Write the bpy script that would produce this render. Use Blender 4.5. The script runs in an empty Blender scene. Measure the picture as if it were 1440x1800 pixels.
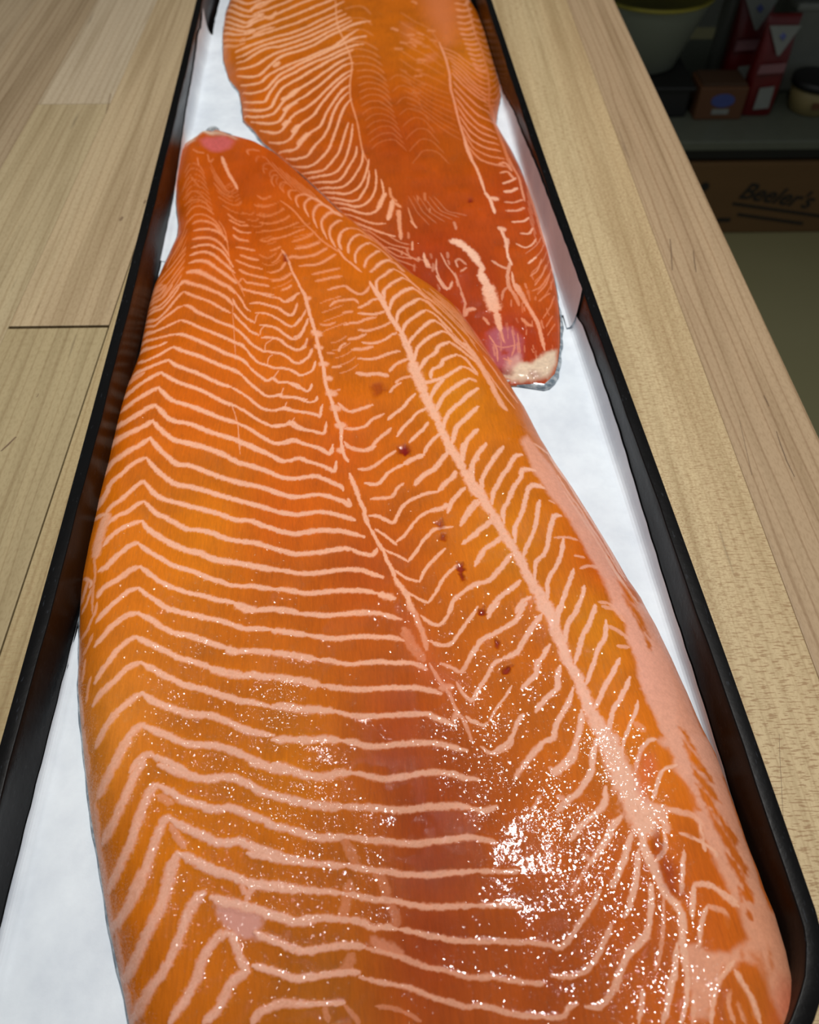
import bpy, bmesh, math, random
import numpy as np
from mathutils import Vector, Matrix

# ------------------------------------------------------------------ camera, world, lights, exposure
S = bpy.context.scene
COL = S.collection
cam = bpy.data.objects.new('camera', bpy.data.cameras.new('camera')); COL.objects.link(cam)
cam.location = (0, 0, .29)
cam.rotation_euler = (math.radians(90 - 50.88), 0, math.radians(-1.2))
cam.data.sensor_fit = 'HORIZONTAL'; cam.data.sensor_width = 36; cam.data.lens = 36
cam.data.clip_start = .01; cam.data.clip_end = 30
cam.data.dof.use_dof = True; cam.data.dof.focus_distance = .31; cam.data.dof.aperture_fstop = 19
S.camera = cam
W = bpy.data.worlds.new('world'); S.world = W; W.use_nodes = True
W.node_tree.nodes['Background'].inputs[0].default_value = (.86, .93, 1, 1)
W.node_tree.nodes['Background'].inputs[1].default_value = .20

def area(name, loc, target, sx, sy, power, color, spread=115):
    l = bpy.data.lights.new(name, 'AREA'); l.shape = 'RECTANGLE'; l.size = sx; l.size_y = sy
    l.energy = power; l.color = color; l.spread = math.radians(spread)
    o = bpy.data.objects.new(name, l); COL.objects.link(o); o.location = loc
    o.rotation_euler = (Vector(target) - Vector(loc)).to_track_quat('-Z', 'Y').to_euler()
    return o
area('ceiling_lamp', (.20, .62, 1.60), (0, .25, 0), .15, .08, 8.2, (1, .97, .93))
area('ceiling_lamp_left', (-.46, .74, 1.65), (0, .3, 0), .12, .09, 1.3, (1, .97, .94))
S.view_settings.view_transform = 'Standard'; S.view_settings.look = 'None'
S.view_settings.gamma = 1; S.view_settings.use_curve_mapping = False
S.view_settings.exposure = 0.0

# ------------------------------------------------------------------ helpers
def lin(*c):
    f = lambda v: (v / 255 / 12.92) if v <= 10.3 else ((v / 255 + .055) / 1.055) ** 2.4
    return tuple(f(v) for v in c) + (1,)

def add(name, verts, faces, m=None, parent=None, smooth=False):
    me = bpy.data.meshes.new(name); me.from_pydata([tuple(v) for v in verts], [], faces); me.update()
    if smooth: me.polygons.foreach_set('use_smooth', [True] * len(me.polygons))
    o = bpy.data.objects.new(name, me); COL.objects.link(o)
    if m: me.materials.append(m)
    if parent: o.parent = parent
    return o

def add_bm(name, bm, m, parent=None, smooth=False):
    bmesh.ops.recalc_face_normals(bm, faces=bm.faces[:])
    me = bpy.data.meshes.new(name); bm.to_mesh(me); bm.free()
    if smooth: me.polygons.foreach_set('use_smooth', [True] * len(me.polygons))
    o = bpy.data.objects.new(name, me); COL.objects.link(o); me.materials.append(m)
    if parent: o.parent = parent
    return o

def thing(name, label, cat, loc=(0, 0, 0), rz=0, group=None):
    o = bpy.data.objects.new(name, None); COL.objects.link(o); o.location = loc; o.rotation_euler = (0, 0, rz)
    o.empty_display_size = .02
    return tag(o, label, cat, group)

def tag(o, label, cat=None, group=None):
    o['label'] = label
    if cat: o['category'] = cat
    if group: o['group'] = group
    return o

def structure(o, label):
    o['kind'] = 'structure'; o['label'] = label; return o

def box_bm(x0, x1, y0, y1, z0, z1, bevel=0, seg=2, bm=None):
    b = bm or bmesh.new()
    r = bmesh.ops.create_cube(b, size=1)
    for v in r['verts']:
        v.co = Vector((x0 + (v.co.x + .5) * (x1 - x0), y0 + (v.co.y + .5) * (y1 - y0), z0 + (v.co.z + .5) * (z1 - z0)))
    if bevel:
        es = list({e for v in r['verts'] for e in v.link_edges})
        bmesh.ops.bevel(b, geom=es, offset=bevel, segments=seg, affect='EDGES', profile=.5)
    return b

def lathe_bm(prof, n=40, sx=1, sy=1):
    b = bmesh.new(); rings = []
    for r, z in prof:
        rings.append([b.verts.new((r * sx * math.cos(2 * math.pi * k / n), r * sy * math.sin(2 * math.pi * k / n), z)) for k in range(n)])
    for a, c in zip(rings, rings[1:]):
        for k in range(n): b.faces.new((a[k], a[(k + 1) % n], c[(k + 1) % n], c[k]))
    if prof[0][0] > 1e-4: b.faces.new(rings[0][::-1])
    if prof[-1][0] > 1e-4: b.faces.new(rings[-1])
    return b

class NT:
    """small node-tree writer"""
    def __init__(s, name):
        s.m = bpy.data.materials.new(name); s.m.use_nodes = True; s.t = s.m.node_tree
        s.b = s.t.nodes['Principled BSDF']
    def n(s, typ, **kw):
        nd = s.t.nodes.new(typ)
        for k, v in kw.items():
            if k.startswith('i_'):
                key = k[2:]; key = int(key) if key.isdigit() else key.replace('_', ' ')
                nd.inputs[key].default_value = v
            else: setattr(nd, k, v)
        return nd
    def l(s, a, b): s.t.links.new(a, b)
    def coords(s, scale=(1, 1, 1), rot=(0, 0, 0), loc=(0, 0, 0)):
        tc = s.n('ShaderNodeTexCoord'); mp = s.n('ShaderNodeMapping')
        mp.inputs['Scale'].default_value = scale; mp.inputs['Rotation'].default_value = rot; mp.inputs['Location'].default_value = loc
        s.l(tc.outputs['Object'], mp.inputs['Vector']); return mp.outputs[0]
    def noise(s, vec, scale, detail=3, rough=.5, dist=0):
        nd = s.n('ShaderNodeTexNoise'); nd.inputs['Scale'].default_value = scale; nd.inputs['Detail'].default_value = detail
        nd.inputs['Roughness'].default_value = rough; nd.inputs['Distortion'].default_value = dist
        if vec: s.l(vec, nd.inputs['Vector'])
        return nd.outputs['Fac']
    def ramp(s, fac, stops):
        r = s.n('ShaderNodeValToRGB'); e = r.color_ramp.elements
        while len(e) < len(stops): e.new(.5)
        for k, (p, c) in enumerate(stops): e[k].position = p; e[k].color = c if len(c) == 4 else (*c, 1)
        s.l(fac, r.inputs[0]); return r.outputs[0]
    def mix(s, fac, a, b, mode='MIX'):
        m = s.n('ShaderNodeMix', data_type='RGBA', blend_type=mode)
        for sock, v in ((m.inputs[0], fac), (m.inputs[6], a), (m.inputs[7], b)):
            if hasattr(v, 'links') or hasattr(v, 'is_linked'): s.l(v, sock)
            else: sock.default_value = v
        return m.outputs[2]
    def math(s, op, a, b=0., clamp=False):
        m = s.n('ShaderNodeMath', operation=op, use_clamp=clamp)
        for sock, v in ((m.inputs[0], a), (m.inputs[1], b)):
            if hasattr(v, 'is_linked'): s.l(v, sock)
            else: sock.default_value = v
        return m.outputs[0]
    def bump(s, h, strength, dist, normal=None):
        b = s.n('ShaderNodeBump'); b.inputs['Distance'].default_value = dist
        if hasattr(strength, 'is_linked'): s.l(strength, b.inputs['Strength'])
        else: b.inputs['Strength'].default_value = strength
        s.l(h, b.inputs['Height'])
        if normal: s.l(normal, b.inputs['Normal'])
        return b.outputs[0]
    def set(s, **kw):
        for k, v in kw.items():
            k = k.replace('_', ' '); i = s.b.inputs[k]
            if hasattr(v, 'is_linked'): s.l(v, i)
            else: i.default_value = v
        return s.m

def plain(name, col, rough=.6, **kw):
    t = NT(name); v = t.coords()
    n = t.noise(v, 40, 3)
    c = t.mix(n, tuple(x * .86 for x in col[:3]) + (1,), tuple(min(1, x * 1.12) for x in col[:3]) + (1,))
    return t.set(Base_Color=c, Roughness=rough, **kw)

# ------------------------------------------------------------------ wood
def wood(name, base, dark, fleck=0., grain=1., seed=0., streak=.4, fine=1.):
    gy = lambda c: tuple((.86 * v + .14 * (sum(c[:3]) / 3)) * k for v, k in zip(c[:3], (.84, .83, .80))) + (1,)
    base, dark = gy(base), gy(dark)
    t = NT(name)
    v = t.coords(scale=(1, 1, 1), loc=(seed, seed * 1.7, 0))
    vg = t.coords(scale=(90, 3.2, 60), loc=(seed * 3, seed, 0))
    g = t.noise(vg, 1, 5, .6, .6)                         # long grain
    vb = t.coords(scale=(14, .9, 10), loc=(seed * 5, seed * 2, 0))
    bands = t.noise(vb, 1, 3, .55, 1.2)                   # broad growth bands
    col = t.mix(t.ramp(bands, [(.30, (0, 0, 0)), (.70, (1, 1, 1))]), dark, base)
    gl = t.ramp(g, [(.34, (.72, .68, .61)), (.52, (1, 1, 1)), (.7, (1.1, 1.1, 1.1))])
    col = t.mix(min(1., .75 * grain), col, gl, 'MULTIPLY')
    # thin dark growth lines
    wv = t.n('ShaderNodeTexWave', wave_type='BANDS', bands_direction='X')
    t.l(t.coords(scale=(1, .05, 1), loc=(seed, seed, 0)), wv.inputs['Vector'])
    wv.inputs['Scale'].default_value = 55; wv.inputs['Distortion'].default_value = 7.; wv.inputs['Detail'].default_value = 2.5
    wv.inputs['Detail Scale'].default_value = 1.2; wv.inputs['Phase Offset'].default_value = seed * 9
    ln = t.ramp(wv.outputs['Fac'], [(0, (.62, .53, .44)), (.13, (1, 1, 1))])
    col = t.mix(streak, col, ln, 'MULTIPLY')
    # dark mineral streaks
    sv = t.coords(scale=(160, 9, 100), loc=(seed * 7, seed, 0))
    sn = t.noise(sv, 1, 2, .5)
    col = t.mix(t.ramp(sn, [(.70, (0, 0, 0)), (.78, (1, 1, 1))]), col, tuple(c * .55 for c in dark[:3]) + (1,))
    # fine pores
    pv = t.coords(scale=(900, 300, 900), loc=(seed, 0, 0))
    pn = t.noise(pv, 1, 2, .6)
    col = t.mix(.5 * fine, col, t.ramp(pn, [(.36, (.80, .76, .70)), (.5, (1, 1, 1)), (.7, (1.08, 1.08, 1.08))]), 'MULTIPLY')
    if fleck:                                             # medullary ray flecks lying across the strip
        big = t.ramp(t.noise(t.coords(scale=(9, 5, 8), loc=(seed, 3, 0)), 1, 2), [(.38, (.15, .15, .15)), (.62, (1, 1, 1))])
        f1 = t.ramp(t.noise(t.coords(scale=(760, 1300, 800), loc=(seed, seed, 0)), 1, 2, .5), [(.50, (0, 0, 0)), (.58, (1, 1, 1))])
        f2 = t.ramp(t.noise(t.coords(scale=(240, 1300, 800), loc=(seed, 0, 0)), 1, 2, .5), [(.53, (0, 0, 0)), (.61, (1, 1, 1))])
        fm = t.math('MULTIPLY', t.mix(big, f1, f2), fleck * .8)
        col = t.mix(fm, col, lin(140, 104, 66))
    b = t.bump(pn, .25, .0002)
    return t.set(Base_Color=col, Roughness=.55, Normal=b, Specular_IOR_Level=.3)

# ------------------------------------------------------------------ structure: room behind and below the table
floor_m = NT('floor_paint'); fv = floor_m.coords()
fc = floor_m.mix(floor_m.noise(fv, 2.2, 4), lin(126, 120, 80), lin(140, 134, 98))
floor_mat = floor_m.set(Base_Color=fc, Roughness=.55)
structure(add_bm('floor', box_bm(-2.6, 3.4, -1.6, 3.2, -.95, -.90), floor_mat), 'olive painted floor far below the table edge')
wall_mat = plain('wall_paint', lin(96, 98, 88), .8)
structure(add_bm('wall_back', box_bm(-2.6, 3.4, 3.2, 3.26, -.9, 1.9), wall_mat), 'dark grey-green wall behind the shelves')

# ------------------------------------------------------------------ work table of maple strips
TZ = 0.
table = thing('work_table', 'pale maple butcher-block work table under the tray', 'table', (0, 0, -.90))
def par(o, p):
    o.parent = p; o.matrix_parent_inverse = Matrix.Translation(p.location).inverted(); return o
TAN = lin(206, 182, 141); TAN2 = lin(196, 170, 128); YEL = lin(222, 197, 149); ROSE = lin(205, 176, 140); GREY = lin(190, 170, 140)
strips = [  # x0, x1, [(y0, y1, base, dark, kwargs)]
    (-.72, -.664, [(-.30, 1.10, lin(180, 158, 126), lin(160, 137, 106), {})]),
    (-.664, -.608, [(-.30, .50, TAN2, lin(170, 146, 110), {}), (.50, 1.10, lin(176, 155, 122), lin(158, 134, 102), {})]),
    (-.608, -.552, [(-.30, 1.10, lin(178, 157, 125), lin(158, 136, 105), {})]),
    (-.552, -.496, [(-.30, .86, lin(184, 160, 126), lin(164, 140, 106), {}), (.86, 1.10, TAN2, ROSE, {})]),
    (-.496, -.440, [(-.30, 1.10, lin(176, 154, 122), lin(154, 132, 102), dict(streak=.5))]),
    (-.440, -.384, [(-.30, .70, TAN2, lin(172, 148, 113), {}), (.70, 1.10, lin(172, 150, 118), lin(152, 130, 100), {})]),
    (-.384, -.328, [(-.30, 1.10, lin(182, 160, 126), lin(160, 138, 106), dict(streak=.5))]),
    (-.328, -.272, [(-.30, .42, TAN, TAN2, {}), (.42, 1.10, lin(186, 163, 128), lin(160, 136, 102), dict(streak=.6))]),
    (-.272, -.2165, [(-.30, .6445, lin(196, 176, 134), lin(182, 160, 118), {}), (.645, 1.10, lin(200, 181, 150), lin(188, 167, 136), {})]),
    (-.2165, -.1608, [(-.30, .3722, lin(188, 168, 122), lin(170, 148, 104), {}), (.3745, 1.10, lin(202, 178, 136), lin(184, 156, 116), {})]),
    (-.1602, -.1045, [(-.30, 1.10, lin(200, 178, 128), lin(182, 158, 108), dict(fleck=.3))]),
    (-.1045, -.0485, [(-.30, 1.10, TAN, TAN2, {})]),
    (-.0485, .0075, [(-.30, 1.10, TAN2, ROSE, {})]),
    (.0075, .0635, [(-.30, 1.10, TAN, GREY, {})]),
    (.0635, .1635, [(-.30, 1.10, lin(222, 198, 148), lin(206, 176, 126), dict(fleck=.85, streak=.3))]),
    (.1635, .208, [(-.30, 1.10, lin(198, 168, 128), lin(178, 146, 108), dict(streak=.6))]),
]
k = 0
for x0, x1, segs in strips:
    for (y0, y1, b_, d_, kw) in segs:
        k += 1
        m = wood('maple_%02d' % k, b_, d_, seed=k * 1.37, **kw)
        dz = 0.0 if k % 2 else -.00006
        par(add_bm('plank', box_bm(x0 + .00004, x1 - .00004, y0, y1, -.045, TZ + dz, .00028 if x1 < .2 else .0012, 2), m), table)
leg_mat = wood('maple_leg', TAN2, ROSE, seed=40.)
for lx in (-.66, .14):
    for ly in (-.24, 1.02):
        par(add_bm('leg', box_bm(lx - .035, lx + .035, ly - .035, ly + .035, -.90, -.045, .003), leg_mat), table)
par(add_bm('apron', box_bm(-.68, .165, 1.03, 1.05, -.14, -.045, .002), leg_mat), table)
par(add_bm('apron', box_bm(-.68, .165, -.27, -.25, -.14, -.045, .002), leg_mat), table)
# knots and mineral marks that show as separate spots on the left strips
for x, y, a, b_, r in ((-.1755, .4830, .0011, .0026, .2), (-.2185, .3215, .0012, .012, .25), (-.164, .5030, .0008, .0022, .1)):
    vs = [(x, y, TZ + .0001)]; n = 14
    for q in range(n):
        c, s_ = math.cos(q * 2 * math.pi / n), math.sin(q * 2 * math.pi / n)
        rr = 1 + .25 * math.sin(3 * q + x * 900)
        vs.append((x + a * c * rr * math.cos(r) - b_ * s_ * math.sin(-r) * .4, y + b_ * s_ * rr, TZ + .0001))
    par(add('knot', vs, [(0, 1 + q, 1 + (q + 1) % n) for q in range(n)], plain('knot_brown', lin(128, 104, 76), .6)), table)

streak_m = plain('mineral_streak', lin(112, 88, 62), .6)
for pts, w in [([(0.14094, 0.12599), (0.13845, 0.11721), (0.13582, 0.10667), (0.1327, 0.09463)], 0.00014), ([(0.18801, 0.28362), (0.18735, 0.27505), (0.18692, 0.26297), (0.18746, 0.25347)], 0.0005), ([(0.18942, 0.30952), (0.18963, 0.30526), (0.18967, 0.30148)], 0.0006), ([(0.17262, 0.45266), (0.17057, 0.4403), (0.16663, 0.41956)], 0.0008), ([(0.18425, 0.44001), (0.18206, 0.42802), (0.18055, 0.41753)], 0.0008), ([(-0.18812, 0.28757), (-0.19048, 0.2822), (-0.19258, 0.27804)], 0.0011), ([(-0.18514, 0.31865), (-0.18527, 0.31694), (-0.18563, 0.31609)], 0.0004), ([(-0.2192, 0.66103), (-0.21737, 0.6418), (-0.21614, 0.62785)], 0.0007), ([(0.17187, 0.29197), (0.16958, 0.2716), (0.1676, 0.25497)], 0.0002)]:
    vs, fs = [], []
    for q, (x, y) in enumerate(pts):
        ww = w * (.35 + .65 * math.sin(math.pi * (q + .5) / len(pts)))
        vs += [(x - ww / 2, y, TZ + .00008), (x + ww / 2, y, TZ + .00008)]
    fs = [(2 * q, 2 * q + 1, 2 * q + 3, 2 * q + 2) for q in range(len(pts) - 1)]
    par(add('wood_streak', vs, fs, streak_m), table)

# ------------------------------------------------------------------ long black tray
LX = [(15, -133.2), (60, -134.2), (118, -135.6), (179, -137.2), (249, -139.4), (312, -141.8), (374, -144.2), (453, -147.8), (579, -153.6), (773, -163.4), (900, -170)]
RX = [(15, 122.8), (59, 122.8), (75, 121.6), (123, 119.0), (154, 117.2), (212, 113.6), (301, 108.4), (423, 102.4), (515, 96.0), (640, 91.2), (768, 85.6), (900, 79)]
def tx(tab, y): return float(np.interp(y, [a for a, b in tab], [b for a, b in tab]))
def smooth_tab(tab):
    ys = np.linspace(tab[0][0], tab[-1][0], 60); v = np.interp(ys, [a for a, b in tab], [b for a, b in tab])
    c = np.polyfit(ys, v, 4); return [(float(y), float(np.polyval(c, y))) for y in ys]
LXs, RXs = smooth_tab(LX), smooth_tab(RX)
Y0, Y1, RAD = 15., 905., 44.
def tray_outline():
    P = []
    n = 14
    YL = Y0 - 15.                                          # the near end is square to the slightly turned sides
    xr0, xl0 = tx(RXs, Y0 + RAD), tx(LXs, YL + RAD)
    for q in range(n + 1):                                 # near right corner
        a = -math.pi / 2 + q / n * math.pi / 2
        P.append((xr0 - RAD + RAD * math.cos(a), Y0 + RAD + RAD * math.sin(a)))
    for y in np.linspace(Y0 + RAD + 12, Y1 - RAD - 12, 60): P.append((tx(RXs, y), y))
    xr1, xl1 = tx(RXs, Y1 - RAD), tx(LXs, Y1 - RAD)
    for q in range(n + 1):
        a = q / n * math.pi / 2
        P.append((xr1 - RAD + RAD * math.cos(a), Y1 - RAD + RAD * math.sin(a)))
    for q in range(n + 1):
        a = math.pi / 2 + q / n * math.pi / 2
        P.append((xl1 + RAD + RAD * math.cos(a), Y1 - RAD + RAD * math.sin(a)))
    for y in np.linspace(Y1 - RAD - 12, YL + RAD + 12, 60): P.append((tx(LXs, y), y))
    for q in range(n + 1):
        a = math.pi + q / n * math.pi / 2
        P.append((xl0 + RAD + RAD * math.cos(a), YL + RAD + RAD * math.sin(a)))
    return np.array(P)
PO = tray_outline()
def normals(P):
    t = np.roll(P, -1, 0) - np.roll(P, 1, 0); t /= np.hypot(*t.T)[:, None]
    return np.c_[-t[:, 1], t[:, 0]]                        # inward for a counter-clockwise loop
PN = normals(PO)
prof = [(3.2, .2), (1.2, .9), (.5, 2.5), (.25, 20), (0, 26), (.03, 26.7), (.3, 27.05), (.5, 27.1), (4.8, 27.1), (4.95, 27.07), (5.2, 26.8), (5.26, 26.5), (5.4, 24), (6.1, 5), (6.9, 2.8), (8.6, 1.9)]
random.seed(4)
tv, tf = [], []
n = len(PO); wob = [.18 * math.sin(i * .9) + .12 * math.sin(i * 2.3 + 1) for i in range(n)]
for o_, z in prof:
    for i in range(n):
        d = o_ + (wob[i] if 4 < o_ < 5.4 else 0)
        tv.append(((PO[i, 0] + PN[i, 0] * d) / 1e3, (PO[i, 1] + PN[i, 1] * d) / 1e3, z / 1e3))
for r in range(len(prof) - 1):
    for i in range(n):
        j = (i + 1) % n
        tf.append((r * n + i, r * n + j, (r + 1) * n + j, (r + 1) * n + i))
tm = NT('black_plastic'); v = tm.coords()
nn = tm.noise(v, 260, 4, .6); n2 = tm.noise(tm.coords(scale=(60, 9, 60)), 1, 4, .6)
scr = tm.noise(tm.coords(scale=(1400, 260, 900)), 1, 2, .5)
rgh = tm.ramp(n2, [(.35, (.22, .22, .22)), (.7, (.45, .45, .45))])
colr = tm.mix(tm.ramp(scr, [(.66, (0, 0, 0)), (.74, (1, 1, 1))]), lin(13, 12, 12), lin(36, 38, 42))
tray_mat = tm.set(Base_Color=colr, Roughness=rgh, Normal=tm.bump(nn, .3, .0003), Specular_IOR_Level=.1)
tray = thing('serving_tray', 'long shallow glossy black tray holding both salmon fillets', 'tray', (0, .45, 0))
rim = par(add('rim_wall', tv, tf, tray_mat, smooth=True), tray)
b = bmesh.new()
lo = [b.verts.new(((PO[i, 0] + PN[i, 0] * 8.6) / 1e3, (PO[i, 1] + PN[i, 1] * 8.6) / 1e3, .0019)) for i in range(n)]
l2 = [b.verts.new(((PO[i, 0] + PN[i, 0] * 3.2) / 1e3, (PO[i, 1] + PN[i, 1] * 3.2) / 1e3, .0002)) for i in range(n)]
b.faces.new(lo); b.faces.new(l2[::-1])
bmesh.ops.triangulate(b, faces=b.faces[:])
bm_ = add_bm('tray_base', b, tray_mat); par(bm_, tray)

# ------------------------------------------------------------------ white paper sheets
pm = NT('white_paper'); pv = pm.coords()
f1 = pm.noise(pm.coords(scale=(260, 260, 260)), 1, 4, .65); f2 = pm.noise(pm.coords(scale=(38, 30, 30)), 1, 4, .6)
pc = pm.mix(pm.ramp(f2, [(.35, (0, 0, 0)), (.65, (1, 1, 1))]), lin(214, 222, 230), lin(230, 238, 244))
pc = pm.mix(.5, pc, pm.ramp(f1, [(.35, (.95, .95, .96)), (.6, (1, 1, 1))]), 'MULTIPLY')
paper_mat = pm.set(Base_Color=pc, Roughness=.75, Normal=pm.bump(f1, .35, .0003), Specular_IOR_Level=.25)

def sheet(name, outline, zf, label, curl=(), left=()):
    """paper sheet: dense triangulated plate following a height function, 0.25 mm thick"""
    pts = []
    m = len(outline)
    for i in range(m):
        a, c = np.array(outline[i], float), np.array(outline[(i + 1) % m], float)
        q = max(1, int(np.hypot(*(c - a)) / 5))
        for s_ in range(q): pts.append(a + (c - a) * s_ / q)
    b = bmesh.new()
    rng = random.Random(5)
    f = b.faces.new([b.verts.new((p[0] / 1e3 + rng.uniform(-1, 1) * .00025, p[1] / 1e3 + rng.uniform(-1, 1) * .00025, 0)) for p in pts])
    bmesh.ops.triangulate(b, faces=[f])
    ymin, ymax = min(p[1] for p in pts), max(p[1] for p in pts); xmin, xmax = min(p[0] for p in pts), max(p[0] for p in pts)
    for y in np.arange(ymin + 12, ymax, 12):
        bmesh.ops.bisect_plane(b, geom=b.verts[:] + b.edges[:] + b.faces[:], plane_co=(0, y / 1e3, 0), plane_no=(0, 1, 0))
    for x in np.arange(xmin + 12, xmax, 12):
        bmesh.ops.bisect_plane(b, geom=b.verts[:] + b.edges[:] + b.faces[:], plane_co=(x / 1e3, 0, 0), plane_no=(1, 0, 0))
    for v_ in b.verts: v_.co.z = zf(v_.co.x * 1e3, v_.co.y * 1e3) / 1e3
    for tab, side, pr in ((RXs, -1, curl), (LXs, 1, left)):  # the sheet is wider than the tray floor and turns up the side wall
        if not pr: continue
        yy = np.arange(pr[0][0], pr[-1][0] + .1, 4.); rows = []
        for y in yy:
            zt = float(np.interp(y, [a for a, q in pr], [q for a, q in pr])) + .22 * math.sin(y * .35) + .12 * math.sin(y * 1.1)
            z0 = zf(tx(tab, y) + side * 10.6, y)
            row = []
            for k_ in range(7):
                u = k_ / 6.; dd = 6.35 + 4.3 * (1 - u) ** 2.2
                row.append(b.verts.new(((tx(tab, y) + side * dd) / 1e3, y / 1e3, (z0 + max(.4, zt - z0) * (u ** 2.2 if u < 1 else 1)) / 1e3)))
            rows.append(row)
        for a_, c_ in zip(rows, rows[1:]):
            for k_ in range(6): b.faces.new((a_[k_], a_[k_ + 1], c_[k_ + 1], c_[k_]))
    bmesh.ops.recalc_face_normals(b, faces=b.faces[:])
    r = bmesh.ops.extrude_face_region(b, geom=b.faces[:])
    for v_ in r['geom']:
        if isinstance(v_, bmesh.types.BMVert): v_.co.z += .0002
    o = add_bm(name, b, paper_mat, smooth=False)
    return tag(o, label, 'paper')
def innerx(tab, y, off): return tx(tab, y) + off
def wall(tab, ys, off): return [(tx(tab, y) + off, y) for y in ys]
lower = [(106, 34), (110.5, 44)] + wall(RXs, [62, 90, 120, 150, 190, 230, 270, 310, 345, 362, 378], -10.4) + [(88, 392), (80, 398), (40, 404), (-60, 416)] + wall(LXs, [436, 400, 330, 260, 200, 150, 105, 66, 48], 8.8) + [(-121.5, 30), (-113, 17), (-100, 10.5), (-60, 12.5), (0, 17), (60, 22), (90, 26.5)]
def zlow(x, y): return 2.5 + .22 * math.sin(x * .05 + y * .03) + .18 * math.sin(y * .07 - x * .02)
sheet('paper_sheet', lower, zlow, 'white butcher paper sheet under the large near fillet',
      curl=[(58, 4.), (76, 6.), (105, 8.), (135, 9.), (182, 9.5), (229, 12.), (268, 15.), (295, 15.5), (330, 15.), (352, 14.), (366, 9.)],
      left=[(46, 6.5), (105, 6.), (150, 5.), (194, 3.8), (438, 3.6)])
upper = wall(LXs, [862, 757, 690, 640, 600, 540, 500], 10.4) + wall(LXs, [490, 432], 8.8) + [(-60, 421), (40, 400), (80, 380), (89, 376.5), (93.5, 372.5)] + wall(RXs, [374, 400, 440, 500, 560, 620, 680, 760, 850], -10.4)
def zup(x, y):
    z = 3.3 + .35 * math.sin(x * .045 + y * .05) + .35 * math.sin(y * .031 + x * .02)
    if x > 60: z += .8 * max(0, math.sin((x * .6 + y) * .09)) * min(1, (x - 60) / 30)
    if x < -110: z += .8 * max(0, math.sin((y - x) * .055))
    return z
sheet('paper_sheet', upper, zup, 'white paper sheet with a torn corner under the far fillet',
      curl=[(362, 28.5), (398, 28), (435, 26.5), (495, 24), (556, 18), (590, 16), (640, 7), (760, 5)],
      left=[(430, 4.4), (500, 5), (600, 15), (650, 17), (691, 20), (713, 23), (735, 20), (765, 25)])

# ------------------------------------------------------------------ salmon fillets
# ---- fillet surfaces: plan outlines (mm) and height of the flesh (m) ----
class Fillet:
    def __init__(s, left, right, thick, eL, eR, rL, rR, tilt, end=16.):
        l = np.array(left, float); r = np.array(right, float)
        s.l = l[np.argsort(l[:, 1])]; s.r = r[np.argsort(r[:, 1])]
        s.y0 = max(s.l[0, 1], s.r[0, 1]); s.y1 = min(s.l[-1, 1], s.r[-1, 1])
        s.thick, s.eL, s.eR, s.rL, s.rR, s.tilt, s.end = thick, eL, eR, rL, rR, tilt, end
    def xl(s, Y): return np.interp(Y, s.l[:, 1], s.l[:, 0])
    def xr(s, Y): return np.interp(Y, s.r[:, 1], s.r[:, 0])
    def f(s, tab, Y): t = np.array(tab, float); return np.interp(Y, t[:, 0], t[:, 1])
    def h(s, X, Y):
        """height of the flesh above the table, mm (-1 outside)"""
        xl, xr = s.xl(Y), s.xr(Y); w = np.maximum(xr - xl, .5)
        dl, dr = X - xl, xr - X
        u = np.clip(dl / w, 0, 1)
        rl = np.minimum(s.f(s.rL, Y), w * .45); rr = np.minimum(s.f(s.rR, Y), w * .5)
        g = lambda t: (1 - (1 - np.clip(t, 0, 1)) ** 2) ** .75
        G = g(dl / rl) * g(dr / rr) * g(np.minimum(s.y1 - Y, 0 * Y + 999) / s.end * (1 if s.end > 0 else 0) + (s.end <= 0))
        if s.end < 0: G = g(dl / rl) * g(dr / rr) * g((Y - s.y0) / -s.end)
        T = s.f(s.thick, Y) * (1 - s.f(s.tilt, Y) * (1 - u) ** 1.5)
        E = s.f(s.eL, Y) * (1 - u) + s.f(s.eR, Y) * u
        z = E + np.maximum(T - E, 0) * G
        return np.where((dl < 0) | (dr < 0) | (Y < s.y0) | (Y > s.y1), -1., z)
FRONT_P = dict(thick=[(0, 31), (60, 31), (130, 28), (220, 25), (330, 20), (430, 15), (500, 12), (560, 10)],
    eL=[(0, 6), (600, 4)], eR=[(0, 19), (35, 17), (80, 11), (130, 6), (600, 4)],
    rL=[(0, 20), (300, 16), (600, 10)], rR=[(0, 22), (70, 30), (200, 34), (350, 26), (600, 12)],
    tilt=[(0, .35), (200, .35), (400, .2), (600, 0)], end=14.)
REAR_P = dict(thick=[(300, 7), (360, 10), (450, 13), (600, 19), (900, 24)],
    eL=[(0, 4), (1000, 4)], eR=[(0, 4), (1000, 4)],
    rL=[(300, 12), (450, 18), (900, 26)], rR=[(300, 10), (450, 16), (900, 26)],
    tilt=[(0, .1), (500, .3), (900, .45)], end=-9.)

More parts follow.
